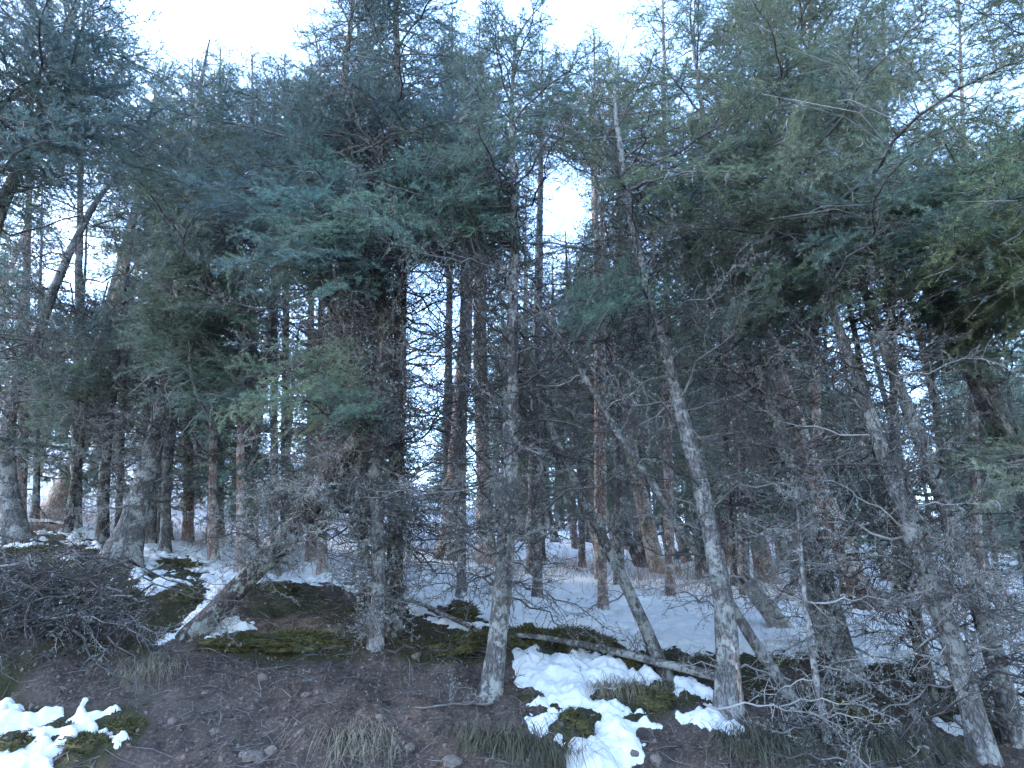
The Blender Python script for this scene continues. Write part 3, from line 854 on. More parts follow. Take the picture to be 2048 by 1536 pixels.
sprays("side", [((2235, 580, 5.6), (1800, 470, 4.5)), ((2240, 620, 5.6), (1790, 560, 4.6)), ((2220, 520, 5.6), (1850, 380, 4.5)), ((2210, 480, 5.6), (1780, 350, 4.8)), ((2230, 560, 5.6), (1950, 500, 4.3)),
                ((2200, 420, 5.6), (1900, 300, 4.7)), ((2240, 600, 5.6), (1980, 570, 4.3)), ((2230, 540, 5.6), (1860, 440, 4.3))], (0.130, 0.185, 0.105), 26)
q_ = np.random.default_rng(77)
sprays("bent", [((760 - 15 * k % 40, 470 + 14 * k, yb), (q_.uniform(440, 720), q_.uniform(440, 640), yb - q_.uniform(0.5, 1.4))) for k in range(11)], (0.095, 0.160, 0.150), 45)
sprays("red", [((803, 360 + 22 * k, yr), (q_.uniform(840, 1060), q_.uniform(330, 560), yr - q_.uniform(0.3, 1.4))) for k in range(9)], (0.090, 0.155, 0.135), 46)
sprays("flared", [((350 - k, 520 + 30 * k, 8.2), (q_.uniform(180, 560), q_.uniform(480, 900), 8.2 - q_.uniform(0.2, 1.2))) for k in range(12)], (0.085, 0.135, 0.110), 47)
sprays("crooked", [((60, 640 + 20 * k, 8.4), (q_.uniform(-40, 260), q_.uniform(560, 860), 8.4 - q_.uniform(0.0, 0.9))) for k in range(8)], (0.075, 0.120, 0.110), 48)
sprays("n", [((1640, 500 + 16 * k, 6.0), (q_.uniform(1420, 1800), q_.uniform(430, 700), 6.0 - q_.uniform(0.0, 1.0))) for k in range(8)], (0.105, 0.160, 0.125), 49)
sprays("big", [((1890 + 6 * k, 600 + 14 * k, 6.4), (q_.uniform(1640, 2048), q_.uniform(480, 760), 6.4 - q_.uniform(0.2, 1.2))) for k in range(8)], (0.115, 0.170, 0.125), 50)
sprays("m1", [((1480, 480 + 20 * k, 7.2), (q_.uniform(1330, 1620), q_.uniform(400, 700), 7.2 - q_.uniform(0.0, 1.0))) for k in range(7)], (0.095, 0.150, 0.120), 51)
sprays("edge", [((-60, 420, 6.0), (200, 300, 5.2)), ((-50, 380, 6.0), (280, 180, 5.6)), ((-20, 330, 6.0), (320, 90, 5.8)), ((-60, 330, 6.0), (120, 160, 4.9)), ((0, 260, 6.0), (300, 50, 5.6)), ((-40, 300, 6.0), (230, 120, 5.2)), ((-80, 420, 6.0), (60, 240, 4.6)),
                ((20, 200, 6.0), (250, 20, 5.4)), ((-40, 260, 6.0), (140, 60, 4.8)), ((-60, 350, 6.0), (170, 230, 4.9)), ((20, 250, 6.0), (180, 300, 5.2)), ((-80, 300, 6.0), (60, 100, 4.6)), ((-20, 400, 6.0), (230, 270, 5.6)), ((40, 150, 6.0), (330, 60, 6.2))], (0.092, 0.155, 0.150), 28)
sprays("flared", [((350, 640, 8.2), (520, 590, 7.4)), ((350, 600, 8.2), (560, 540, 7.3)), ((355, 560, 8.2), (450, 520, 7.0)), ((345, 660, 8.2), (300, 600, 7.2)), ((350, 620, 8.2), (480, 650, 7.1))], (0.095, 0.160, 0.115), 27)

# lichen-hung dead boughs low on the bent, grey and red trunks
def shaggy(key, path, n, lrange, seed, Y=None, kinds=("lichen", "mid"), down=0.25):
    r_ = np.random.default_rng(seed)
    tree = T[key]; Y0 = tree.location[1] if Y is None else Y
    path = np.array(path, float); q = np.linspace(0, 1, len(path))
    for i in range(n):
        t = r_.random()
        P = at(np.interp(t, q, path[:, 0]), np.interp(t, q, path[:, 1]), Y0)
        az = r_.uniform(0, 6.28)
        d = unit(np.array([math.cos(az), math.sin(az) - 0.35, r_.normal(-down, 0.35)]))
        put_branch(tree, DEAD[kinds[r_.integers(len(kinds))]], P, d, r_.uniform(*lrange), r_, None, "dead_branch", r_.uniform(-3, 3))
shaggy("bent", [(410, 1240), (500, 1150), (600, 1052), (640, 980)], 34, (0.25, 0.55), 31)
shaggy("bent", [(640, 985), (722, 880)], 24, (0.5, 1.0), 32, kinds=("lichen", "mid", "pale"))
shaggy("grey", [(756, 1270), (758, 1120), (754, 980)], 30, (0.4, 0.9), 33)
shaggy("red", [(790, 1240), (792, 1000)], 26, (0.4, 0.9), 34, kinds=("mid", "lichen", "dark"))
shaggy("crooked", [(14, 940), (20, 800), (60, 700)], 26, (0.7, 1.5), 35, kinds=("lichen", "mid", "pale"), down=0.1)
shaggy("flared", [(275, 1010), (310, 880), (335, 760)], 26, (0.7, 1.3), 36, kinds=("mid", "dark", "lichen"), down=0.0)
shaggy("centre", [(1010, 1200), (1020, 1000)], 18, (0.5, 1.0), 37, kinds=("dark", "mid", "lichen"), down=0.1)
shaggy("n", [(1945, 1420), (1872, 1200), (1820, 1050)], 26, (0.6, 1.2), 38, kinds=("mid", "pale", "dark", "lichen"), down=0.1)
shaggy("o", [(2020, 1430), (1952, 1185), (1880, 980)], 18, (0.6, 1.2), 39, kinds=("mid", "pale", "dark"), down=0.1)
shaggy("m1", [(1690, 1300), (1612, 1040)], 22, (0.5, 1.1), 40, kinds=("mid", "pale", "dark", "lichen"), down=0.1)
shaggy("q", [(1850, 1370), (1795, 1100)], 14, (0.5, 1.0), 41, kinds=("mid", "dark"), down=0.05)
shaggy("m2", [(1660, 1320), (1600, 1060)], 12, (0.5, 1.0), 42, kinds=("mid", "dark"), down=0.05)

# ------------------------------------------------------------------ dead sapling, stump, fallen poles
T["sapling"] = make_tree("dead_sapling", "bleached dead sapling with long bare lichen-tipped side twigs on the brushy bank", [(1656, 1500), (1640, 1400), (1622, 1290), (1606, 1190), (1600, 1080), (1590, 980)], [19, 16, 13, 11, 8, 5],
    M_BARK_PALE, Y=5.35, seed=50, crown_v=-500, dead=15, dead_len=0.55, dead_kind=("pale", "mid", "lichen"), dead_from=0.35, tip_r=0.004, flare=0.2)

def fallen(name, label, a, b, w, mat, seed, cat, twigs=0, lift=0.05):
    A, B = ground_hit(*a), ground_hit(*b)
    n = 9
    pts = np.array([A + (B - A) * t for t in np.linspace(0, 1, n)])
    pts[:, 2] = np.maximum(pts[:, 2], height(pts[:, 0], pts[:, 1]) + lift)
    r_ = np.random.default_rng(seed)
    _, dep = project(pts)
    rr = 0.5 * np.linspace(w[0], w[1], n) / FPX * dep
    o = thing(name, label, cat, pts[0])
    me, P, R, s = trunk_mesh(pts - pts[0], rr, mat, seed, 0.05, 0.8, 0.0)
    add("stem", me, o)
    for i in range(twigs):
        k = r_.integers(1, len(P) - 1)
        d = unit(np.array([r_.normal(), r_.normal(), 0.5 + 0.6 * r_.random()]))
        put_branch(o, DEAD["mid"][:2], P[k] + pts[0], d, r_.uniform(0.25, 0.45), r_, None, "twig", 0)
    return o
fallen("fallen_pole", "thin fallen pole lying across the snow to the foot of the stout fir", (1440, 1392), (1036, 1302), (19, 9), M_BARK, 61, "log", 6, 0.13)
fallen("fallen_branch", "thin fallen branch slanting down the bank to the foot of the upright fir", (982, 1292), (762, 1196), (10, 5), M_BARK, 62, "branch", 6, 0.08)
fallen("fallen_branch", "short thin stick lying crosswise on bare soil under the grass tufts", (985, 1420), (830, 1432), (5, 3), M_TWIG, 63, "branch", 2, 0.03)

def stump():
    A = ground_hit(1572, 1268)
    top = at(1497, 1166, A[1] + 0.2); base = A
    pts = np.array([base - (top - base) * 0.1] + [base + (top - base) * t for t in np.linspace(0, 1, 6)])
    o = thing("broken_stump", "leaning broken stump of weathered grey wood behind the stout fir", "stump", base)
    me, P, R, s = trunk_mesh(pts - base, np.full(7, 0.095), M_WOOD, 66, 0.04, 1.6, 0.2)
    add("stem", me, o)
    r_ = np.random.default_rng(66)
    axis = unit(top - base)
    side = unit(np.cross(axis, [0, 0, 1.0])); up = np.cross(side, axis)
    b = Buf()
    for i in range(16):                        # splinters standing out of the break
        a = r_.uniform(0, 6.28); rad = 0.085 * math.sqrt(r_.random())
        p = top - base + (side * math.cos(a) + up * math.sin(a)) * rad
        l = r_.uniform(0.06, 0.26)
        b.tube(np.array([p - axis * 0.12, p, p + axis * l]), [0.022, 0.019, 0.003], 5, i % 2)
    add("splinters", b.mesh("splinters", [M_WOOD, M_WOOD_INNER], False), o)["kind"] = "stuff"
stump()

# ------------------------------------------------------------------ trees standing further up the slope
def mid(label, path, w, mat, Y, seed, crown_v, lmax=1.6, live=4.0, dead=2.0, col=OLIVE, top=5.0, group=None, dead_len=0.8, name="pine_tree"):
    return make_tree(name, label, path, w, mat, Y=Y, top=top, seed=seed, crown_v=crown_v, lmax=lmax, live=live, dead=dead, dead_len=dead_len, col=col, pool=LIVE_FAR, group=group, face=0.2, dead_from=2.0, flare=0.6)
mid("pinkish scaly pine trunk leaning behind the two twin firs", [(1768, 1330), (1722, 1190), (1662, 1030), (1612, 900), (1570, 780), (1530, 660)], [54, 48, 42, 38, 32, 26], M_BARK_RED, 10.0, 101, 640, 1.5, 5, 4)
mid("straight pinkish pine behind the broken stump", [(1545, 1232), (1528, 1130), (1503, 980), (1480, 850), (1455, 720)], [42, 38, 34, 30, 26], M_BARK_RED, 14.0, 102, 800, 1.8, 5, 3)
mid("bright tan pine trunk standing clear in the snow behind the leaning pole", [(1342, 1240), (1328, 1190), (1301, 1080), (1275, 960), (1255, 870), (1230, 740), (1210, 620)], [40, 36, 34, 30, 26, 22, 18], M_BARK_TAN, 15.0, 103, 850, 1.7, 5, 2, GREEN)
mid("reddish pine trunk rising behind the snow crest beside the upright fir", [(892, 1178), (902, 1050), (912, 930), (922, 800), (930, 680), (935, 540)], [46, 42, 38, 34, 30, 24], M_BARK_RED, 14.0, 104, 620, 1.5, 4, 4)
mid("tan pine trunk with green tufts at its waist close behind the upright fir", [(972, 1185), (970, 1050), (967, 930), (961, 840), (956, 700)], [40, 37, 32, 27, 20], M_BARK_TAN, 15.5, 105, 1020, 1.0, 3.5, 3, OLIVE)
mid("tan leaning pine bole in brown brush beyond the crooked tree", [(95, 1052), (120, 1000), (148, 930), (175, 850), (200, 740)], [46, 40, 34, 30, 24], M_BARK_TAN, 12.5, 106, 930, 1.8, 5, 3)
mid("grey mossy pine trunk standing behind the flared leaning fir", [(322, 1095), (327, 1020), (335, 930), (345, 820), (352, 700)], [34, 28, 25, 22, 18], M_BARK, 10.5, 107, 860, 1.5, 5, 4, OLIVE)
mid("slim pinkish pine beyond the lichen-hung bent tree", [(352, 1075), (365, 1020), (380, 950), (396, 850)], [17, 15, 14, 12], M_BARK_RED, 18, 108, 930, 1.6, 4, 2)
mid("slim upright pinkish pine in red brush beyond the bent tree", [(388, 1068), (390, 1000), (394, 930), (398, 850)], [16, 15, 14, 12], M_BARK_RED, 20, 109, 940, 1.6, 4, 2)
rows = [(1215, 1195, 1165, 950, 25, 17, 0), (1292, 1225, 1218, 930, 22, 16, 1), (1240, 1172, 1200, 900, 20, 20, 0), (1155, 1150, 1128, 930, 17, 24, 0), (1112, 1135, 1085, 930, 16, 26, 1),
        (1062, 1128, 1048, 940, 14, 28, 0), (1385, 1215, 1338, 960, 21, 19, 0), (1350, 1200, 1312, 960, 18, 22, 2), (1180, 1160, 1170, 970, 15, 27, 2), (1265, 1175, 1238, 960, 17, 24, 0),
        (1425, 1225, 1385, 980, 20, 20, 2), (1090, 1125, 1082, 960, 12, 32, 0), (1310, 1180, 1285, 970, 14, 29, 0), (1470, 1235, 1432, 1000, 19, 21, 0), (1020, 1125, 1016, 950, 13, 31, 2),
        (1580, 1245, 1545, 1010, 20, 20, 0), (1650, 1250, 1610, 1020, 22, 18, 2), (1800, 1270, 1750, 1030, 24, 16, 0), (1900, 1280, 1835, 1040, 24, 17, 2), (640, 1140, 650, 960, 18, 22, 2), (560, 1120, 572, 950, 18, 23, 0), (470, 1105, 486, 940, 18, 21, 2),
        (720, 1140, 724, 980, 16, 26, 0), (270, 1075, 285, 930, 17, 22, 2), (60, 1040, 85, 900, 18, 20, 2), (2010, 1290, 1940, 1050, 24, 17, 0)]
MID_MATS = [M_BARK_RED, M_BARK_DARK, M_BARK]
MID_WORDS = ["slender reddish-brown pine trunk among the close ranks up the slope", "slender blackish pine trunk among the close ranks up the slope", "slender grey pine trunk among the close ranks up the slope"]
for i, (u0, v0, u1, v1, w, Y, m) in enumerate(rows):
    t2 = 1.9
    mid(MID_WORDS[m], [(u0, v0), ((u0 + u1) / 2, (v0 + v1) / 2), (u1, v1), (u0 + (u1 - u0) * t2, v0 + (v1 - v0) * t2)], [w, w * .9, w * .8, w * .55], MID_MATS[m], Y, 120 + i, 900 - (i * 37) % 90,
        2.1, 4.2, 2.0, (OLIVE, DARKG, GREEN)[i % 3], 3.0, "ranks of slender pines up the slope", 1.3)

tops = [(300, 310, 175, 10, 620, BLUE), (375, 385, 118, 11, 640, BLUE), (437, 441, 98, 12.5, 660, OLIVE), (505, 505, 112, 11.5, 620, BLUE), (572, 570, 108, 12, 640, GREEN), (622, 622, 140, 10.5, 520, BLUE),
        (893, 905, 16, 15, 500, BLUE), (972, 958, 40, 16.5, 430, GREEN), (1062, 1085, 88, 13, 330, GREEN), (1200, 1188, 62, 12, 560, GREEN), (1238, 1236, 105, 10.5, 560, OLIVE),
        (1340, 1325, -90, 10, 560, OLIVE), (1490, 1470, -200, 11, 620, GREEN), (1640, 1615, -160, 10.5, 640, OLIVE), (1800, 1760, -160, 11, 620, GREEN), (1960, 1915, -60, 10, 700, OLIVE), (150, 170, -120, 10, 640, BLUE), (40, 70, -60, 11, 700, GREEN),
        (728, 715, -120, 10.5, 420, BLUE)]
low = [(70, 85, 380, 11, 1000, GREEN), (150, 175, 420, 12, 990, OLIVE), (235, 262, 460, 10.5, 980, GREEN), (420, 432, 420, 11, 1000, GREEN), (500, 512, 470, 12, 1010, OLIVE), (545, 556, 690, 10, 1010, GREEN), (640, 648, 560, 12.5, 1000, BLUE),
       (1085, 1075, 560, 17, 1010, OLIVE), (1165, 1148, 620, 15, 1000, OLIVE), (1290, 1262, 560, 17, 1010, GREEN), (1400, 1362, 560, 14, 1030, OLIVE), (1470, 1430, 480, 12, 1030, GREEN), (1590, 1545, 470, 13, 1040, DARKG), (1690, 1640, 560, 12, 1060, GREEN), (1830, 1765, 830, 14, 1060, DARKG), (1905, 1845, 520, 12, 1060, OLIVE), (2000, 1930, 500, 11, 1060, GREEN), (2060, 2000, 600, 12, 1060, DARKG)]
TOP_WORDS = {BLUE: "bluish fir raising its crown behind the bank trees", GREEN: "green fir raising its crown behind the bank trees", OLIVE: "olive-green fir raising its crown behind the bank trees"}
for i, (u0, u1, vt, Y, cv, col) in enumerate(tops):
    g = on_ground(at(u0, 1150, Y)[0], Y)
    vb = project(g)[0][0, 1]
    path = [(u0 + (u1 - u0) * t, vb + (vt - vb) * t) for t in np.linspace(0, 1, 6)]
    make_tree("fir_tree", TOP_WORDS[col], path, [24, 20, 16, 12, 8, 3], (M_BARK, M_BARK_RED)[i % 2], Y=Y, seed=170 + i, crown_v=cv, lmax=1.25, live=8.0, dead=3.5, dead_len=1.4, col=col, pool=LIVE_FAR, group="firs behind the bank trees", face=0.25, dead_from=2.5, tip_r=0.005, free=0.45)

close = [(330, 340, 205, 9.3, 700, BLUE), (425, 428, 140, 9.0, 640, BLUE), (548, 548, 150, 8.8, 560, BLUE), (480, 484, 260, 8.4, 560, GREEN), (922, 930, 100, 9.0, 420, BLUE), (1205, 1206, 165, 8.8, 430, OLIVE), (1075, 1085, 160, 9.4, 330, GREEN), (645, 640, 90, 9.0, 420, BLUE)]
for i, (u0, u1, vt, Y, cv, col) in enumerate(close):
    g = on_ground(at(u0, 1150, Y)[0], Y)
    vb = project(g)[0][0, 1]
    path = [(u0 + (u1 - u0) * t, vb + (vt - vb) * t) for t in np.linspace(0, 1, 6)]
    make_tree("fir_tree", TOP_WORDS[col], path, [21, 18, 15, 11, 7, 3], (M_BARK, M_BARK_RED)[i % 2], flare=0.5, Y=Y, seed=340 + i, crown_v=cv, lmax=1.3, live=10.0, dead=4, dead_len=1.2, col=col, group="firs behind the bank trees", face=0.35, dead_from=2.5, tip_r=0.005, free=0.6)
LOW_WORDS = {BLUE: "bushy bluish young fir leafy to the ground beyond the snow crest", GREEN: "bushy green young fir leafy to the ground beyond the snow crest", OLIVE: "bushy olive young fir leafy to the ground beyond the snow crest", DARKG: "bushy dark young fir leafy to the ground beyond the snow crest"}
for i, (u0, u1, vt, Y, cv, col) in enumerate(low):
    g = on_ground(at(u0, 1150, Y)[0], Y)
    vb = project(g)[0][0, 1]
    path = [(u0 + (u1 - u0) * t, vb + (vt - vb) * t) for t in np.linspace(0, 1, 6)]
    make_tree("fir_tree", LOW_WORDS[col], path, [15, 13, 11, 8, 6, 3], (M_BARK, M_BARK_DARK)[i % 2], flare=0.5, Y=Y, seed=300 + i, crown_v=cv, lmax=1.3, live=6.0, dead=0, col=col, pool=LIVE_FAR, group="bushy young firs beyond the crest", face=0.25, tip_r=0.005)

# far forest: trunk and crown, shared meshes
def far_crown(seed, H, first, lmax):
    r_ = np.random.default_rng(seed)
    b = Buf(); segs = []
    n = int(95 * (1 - first) + 20); az = 0
    for i in range(n):
        h = first + (1 - first) * (i + r_.random()) / n
        az += 2.399 + r_.normal(0, 0.4)
        hh = (h - first) / (1 - first)
        el = math.radians(-8 + 45 * hh ** 1.4 + r_.normal(0, 8))
        d = np.array([math.cos(az) * math.cos(el), math.sin(az) * math.cos(el), math.sin(el)])
        l = (lmax * (1 - hh) ** 0.7 + 0.25) * r_.uniform(0.6, 1.15)
        A = np.array([0, 0, h * H]); E = A + d * l + np.array([0, 0, -0.1 * l])
        b.tube(np.array([A, (A + E) / 2, E]), [0.018, 0.012, 0.005], 3, 0)
        for s in np.arange(0.25, 1.0, 0.16 / l):
            P = A + (E - A) * s
            for sg in (-1, 1):
                lat = unit(np.cross(d, [0, 0, 1.0])) * sg
                l2 = (0.42 * l * (1 - s) + 0.14) * r_.uniform(0.5, 1.2)
                E2 = P + unit(d * 0.7 + lat * 0.8 + np.array([0, 0, r_.normal(0, 0.2)])) * l2
                segs.append((P, E2))
        segs.append((A + (E - A) * 0.5, E))
    needles(b, np.array(segs), r_, 42, 0.11, 0.03, 1)
    return b.mesh("crown", [M_TWIG, M_NEEDLE])
FAR = [(far_crown(200 + i, H, f, l), H, f, l) for i, (H, f, l) in enumerate([(13, 0.28, 2.0), (15, 0.40, 1.8), (11, 0.15, 1.9), (16, 0.5, 1.9), (9, 0.08, 1.7)])]
FAR_TRUNK = []
for i, (c, H, f, l) in enumerate(FAR):
    FAR_TRUNK.append([trunk_mesh(np.array([[0, 0, -0.3], [0.06, 0, H * .3], [-0.05, 0.05, H * .6], [0, 0, H]]), [0.17, 0.14, 0.09, 0.02], m, 210 + i, 0.4, 0.8, 0.3)[0] for m in (M_BARK_RED, M_BARK)])
FAR_WORDS = ["far green conifer in the misted ranks high up the slope", "far olive conifer in the ranks high up the slope", "far dark conifer in the ranks high up the slope"]
FAR_COLS = [GREEN, OLIVE, DARKG]
r_ = np.random.default_rng(99)
spots = []
tries = 0
while len(spots) < 210 and tries < 9000:
    tries += 1
    Y = 17 + 50 * r_.random() ** 1.3
    x = r_.uniform(-0.86, 0.86) * Y
    k = (0, 1, 2, 3, 4, 2, 4, 4)[r_.integers(8)]; sc = r_.uniform(0.8, 1.2)
    if any((x - a) ** 2 + (Y - b) ** 2 < 1.9 ** 2 for a, b, *_ in spots): continue
    c, H, f, l = FAR[k]
    zb = float(height(x, Y))
    ub = project(np.array([x, Y, zb + 1]))[0][0, 0]
    if k in (2, 4) and (ub < 470 or 860 < ub < 1440) and Y < 45: continue
    pts = []
    for h in np.linspace(f, 1, 10):
        wdt = (l * (1 - (h - f) / (1 - f)) ** 0.7) * sc * 0.6
        for q in (-1, 0, 1): pts.append((x + q * wdt, Y, zb + h * H * sc))
    for h in np.linspace(0.1, f, 4): pts.append((x, Y, zb + h * H * sc))
    if in_gap(np.array(pts), 0.9): continue
    spots.append((x, Y, zb, k, sc))
for i, (x, Y, zb, k, sc) in enumerate(spots):
    j = i % 3
    o = thing("conifer_tree", FAR_WORDS[j].replace("misted ", ""), "tree", (x, Y, zb), "far conifers up the slope")
    a = r_.uniform(0, 6.28); tl = r_.normal(0, 0.03)
    for nm, me in (("trunk", FAR_TRUNK[k][i % 2]), ("crown", FAR[k][0])):
        c = add(nm, me, o)
        c.rotation_euler = (tl, tl * 0.5, a); c.scale = (sc, sc, sc)
        g = r_.uniform(0.8, 1.25)
        c.color = (FAR_COLS[j][0] * g, FAR_COLS[j][1] * g, FAR_COLS[j][2] * g, 1)

# ------------------------------------------------------------------ brush pile
r_ = np.random.default_rng(300)
PILE_WORDS = {"mid": "grey dead branch heaped in the brush pile on the bank", "dark": "blackish dead branch heaped in the brush pile on the bank", "pale": "bleached dead branch heaped in the brush pile on the bank", "stick": "long straight stick heaped in the brush pile on the bank"}
for i in range(110):
    kind = ("stick", "dark", "mid", "stick", "dark", "stick", "dark", "stick", "pale")[i % 9]
    u, v = r_.uniform(-60, 280), r_.uniform(1130, 1310)
    if u > 330 - (1330 - v) * 0.25 and r_.random() < 0.6: u -= 120
    P = ground_hit(u, v)
    P = P + np.array([0, -0.1, r_.uniform(0.0, 0.38) * max(0.2, 1 - abs(v - 1220) / 150)])
    a = r_.normal(-0.5, 0.9) if r_.random() < 0.7 else r_.uniform(0, 6.28)
    d = unit(np.array([math.cos(a), -abs(math.sin(a)) * 0.8, r_.normal(-0.22, 0.25)]))
    mesh, L = pick(r_, DEAD[kind], r_.uniform(0.6, 1.5) * (1.3 if kind == 'stick' else 0.85))
    o = add("dead_branch", mesh); place(o, P - d * 0.3, d, r_.uniform(-3, 3), r_.uniform(0.8, 1.15))
    tag(o, PILE_WORDS[kind], "branch", "dead branches in the brush pile")

# bare brush at the foot of the leaning firs on the other side
BR_WORDS = {"mid": "grey fallen twiggy branch on the bank at the foot of the leaning firs", "dark": "blackish fallen twiggy branch on the bank at the foot of the leaning firs", "pale": "bleached fallen twiggy branch on the bank at the foot of the leaning firs"}
for i in range(16):
    kind = ("mid", "dark", "pale")[i % 3]
    P = ground_hit(r_.uniform(1490, 2060), r_.uniform(1400, 1540)) + np.array([0, 0, r_.uniform(0.02, 0.18)])
    a = r_.uniform(0, 6.28)
    d = unit(np.array([math.cos(a), math.sin(a) * 0.6, r_.normal(0.08, 0.2)]))
    mesh, L = pick(r_, DEAD[kind], r_.uniform(0.5, 1.2))
    o = add("fallen_branch", mesh); place(o, P - d * 0.3, d, r_.uniform(-3, 3), r_.uniform(0.8, 1.1))
    tag(o, BR_WORDS[kind], "branch", "fallen twiggy branches under the leaning firs")

for i in range(16):
    P = ground_hit(r_.uniform(420, 1000), r_.uniform(1310, 1440)) + np.array([0, 0, r_.uniform(0.02, 0.1)])
    a = r_.uniform(0, 6.28)
    d = unit(np.array([math.cos(a), math.sin(a) * 0.5, r_.normal(-0.05, 0.2)]))
    mesh, L = pick(r_, DEAD["dark"], r_.uniform(0.4, 0.8))
    o = add("fallen_branch", mesh); place(o, P - d * 0.2, d, r_.uniform(-3, 3), r_.uniform(0.7, 1.0))
    tag(o, "small blackish twiggy branch caught on the bare soil bank", "branch", "twiggy branches caught on the soil bank")

# ------------------------------------------------------------------ moss, grass, shrubs, stones
def moss_mesh(seed):
    r_ = np.random.default_rng(seed)
    nu, nv = 22, 11
    A, Bt = np.meshgrid(np.arange(nu) * 2 * math.pi / nu, np.linspace(-0.25, 1, nv))
    el = Bt * math.pi / 2
    d = np.stack([np.cos(A) * np.cos(el), np.sin(A) * np.cos(el), np.sin(el)], -1)
    rad = 1 + 0.6 * fbm(d[..., 0] * 1.6 + seed, d[..., 1] * 1.6 + d[..., 2], seed, 4) + 0.35 * fbm(d[..., 0] * 5 + seed, d[..., 1] * 6 + d[..., 2] * 4, seed, 2)
    V = d * rad[..., None]
    V[:, -0 or nu - 1] = V[:, nu - 1]
    i = np.arange(nv - 1)[:, None] * nu; j = np.arange(nu)[None]; k = (j + 1) % nu
    Q = np.stack([i + j, i + k, i + nu + k, i + nu + j], -1).reshape(-1, 4)
    b = Buf(); F = V.reshape(-1, 3); b.geo(F, Q=Q, mat=0)
    m = 2600                                       # moss shoots
    p = F[r_.integers(0, len(F), m)] + r_.normal(0, 0.07, (m, 3))
    n_ = unit(p + r_.normal(0, 0.35, (m, 3)))
    s_ = unit(np.cross(n_, r_.normal(size=(m, 3)))) * 0.035
    b.tris(np.stack([p - s_ - n_ * .05, p + s_ - n_ * .05, p + n_ * r_.uniform(0.05, 0.26, m)[:, None]], 1), 0)
    return b.mesh("moss_clump", [M_MOSS])
MOSS = [moss_mesh(400 + i) for i in range(4)]
MOSS_SPOTS = [(118,1458,.11,.07,.05,"bright moss lump in the snow patch under the brush pile"),(30,1488,.18,.12,.07,"wide moss lump in the snow patch under the brush pile"),(240,1458,.16,.12,.08,"yellow-green moss cushion on soil at the tip of the low snow patch"),
    (160,1490,.16,.12,.07,"brownish moss lump below the low snow patch"),(345,1132,.34,.14,.07,"long moss ledge at the snow edge beside the flared trunk"),(70,1108,.45,.25,.10,"broad moss bank below the crooked tree"),(175,1112,.3,.2,.09,"moss mound between the crooked tree and the flared trunk"),
    (912,1232,.20,.14,.12,"rounded moss hummock poking out of the crest snow by the upright fir"),(945,1248,.16,.1,.05,"flat moss strip in the crest snow by the upright fir"),(1065,1285,.26,.16,.14,"moss ledge under the snow lip beside the upright fir"),(1130,1290,.30,.18,.15,"deepest moss ledge under the middle of the snow lip"),
    (1185,1296,.22,.14,.12,"moss ledge at the outer end of the snow lip"),(900,1298,.36,.2,.12,"dark moss shelf above the bare soil beside the upright fir"),(1150,1445,.10,.17,.08,"bright moss-covered hump in the snow below the fallen pole"),(1055,1398,.12,.1,.05,"small moss patch in snow at the foot of the upright fir"),
    (1248,1322,.12,.08,.07,"small moss lump by the leaning young trunk"),(1385,1340,.24,.12,.1,"moss ledge behind the stout fir base"),(1455,1345,.2,.12,.09,"moss lump in the shadow behind the stout fir"),(1280,1395,.3,.12,.09,"mossy shelf hung with dry grass below the fallen pole"),
    (1765,1350,.2,.12,.08,"moss mound between the twin firs and the short dark trunk"),(1890,1395,.26,.14,.09,"moss mound by the rough-barked fir"),(1545,1330,.18,.1,.08,"moss lump beside the slanting pole foot"),(600,1285,.4,.2,.1,"dark moss shelf between the bent tree and the grey trunk"),
    (480,1290,.3,.18,.09,"moss shelf at the foot of the bent tree"),(362,1195,.2,.12,.07,"moss island in the snow behind the brush pile"),(560,1180,.24,.14,.09,"moss mound in snow beyond the bent tree"),(1660,1420,.3,.2,.1,"dark mossy mound under the twin firs"),(720,1235,.25,.15,.1,"moss mound behind the grey trunk")]
r_ = np.random.default_rng(410)
for i, (u, v, a, b, h, lab) in enumerate(MOSS_SPOTS):
    P = ground_hit(u, v)
    o = add("moss_clump", MOSS[i % 4]); o.location = P + np.array([0, 0.05, -0.015]); o.scale = (a, b, h); o.rotation_euler = (0.15, r_.normal(0, .1), r_.normal(0, .4))
    tag(o, lab, "moss")

def tuft_mesh(seed, mat, n, L, hang):
    r_ = np.random.default_rng(seed); b = Buf()
    for i in range(n):
        p = np.array([r_.normal(0, 0.11), r_.normal(0, 0.06), -0.01])
        a = r_.normal(-math.pi / 2, 0.85); l = L * r_.uniform(0.25, 1.2)
        out = np.array([math.cos(a), math.sin(a), 0])
        t = np.linspace(0, 1, 5)[:, None]
        rise = r_.uniform(0.25, 0.6)
        c = p + out * (t * l * 0.55) + np.array([0, 0, 1]) * (l * (rise * t * 1.6 - hang * t ** 2))
        sd_ = unit(np.cross(out, [0, 0, 1.0])) * 0.0018
        w = (1 - t * 0.9)
        Lf, Rt = c - sd_ * w, c + sd_ * w
        b.geo(np.concatenate([Lf, Rt]), Q=[[k, k + 1, k + 6, k + 5] for k in range(4)], mat=0)
    return b.mesh("grass_tuft", [mat])
TUFT = [tuft_mesh(500, M_STRAW, 190, 0.50, 0.98), tuft_mesh(501, M_GRASS, 260, 0.46, 0.92), tuft_mesh(502, M_STRAW, 150, 0.40, 1.05), tuft_mesh(503, M_GRASS, 190, 0.55, 0.85)]
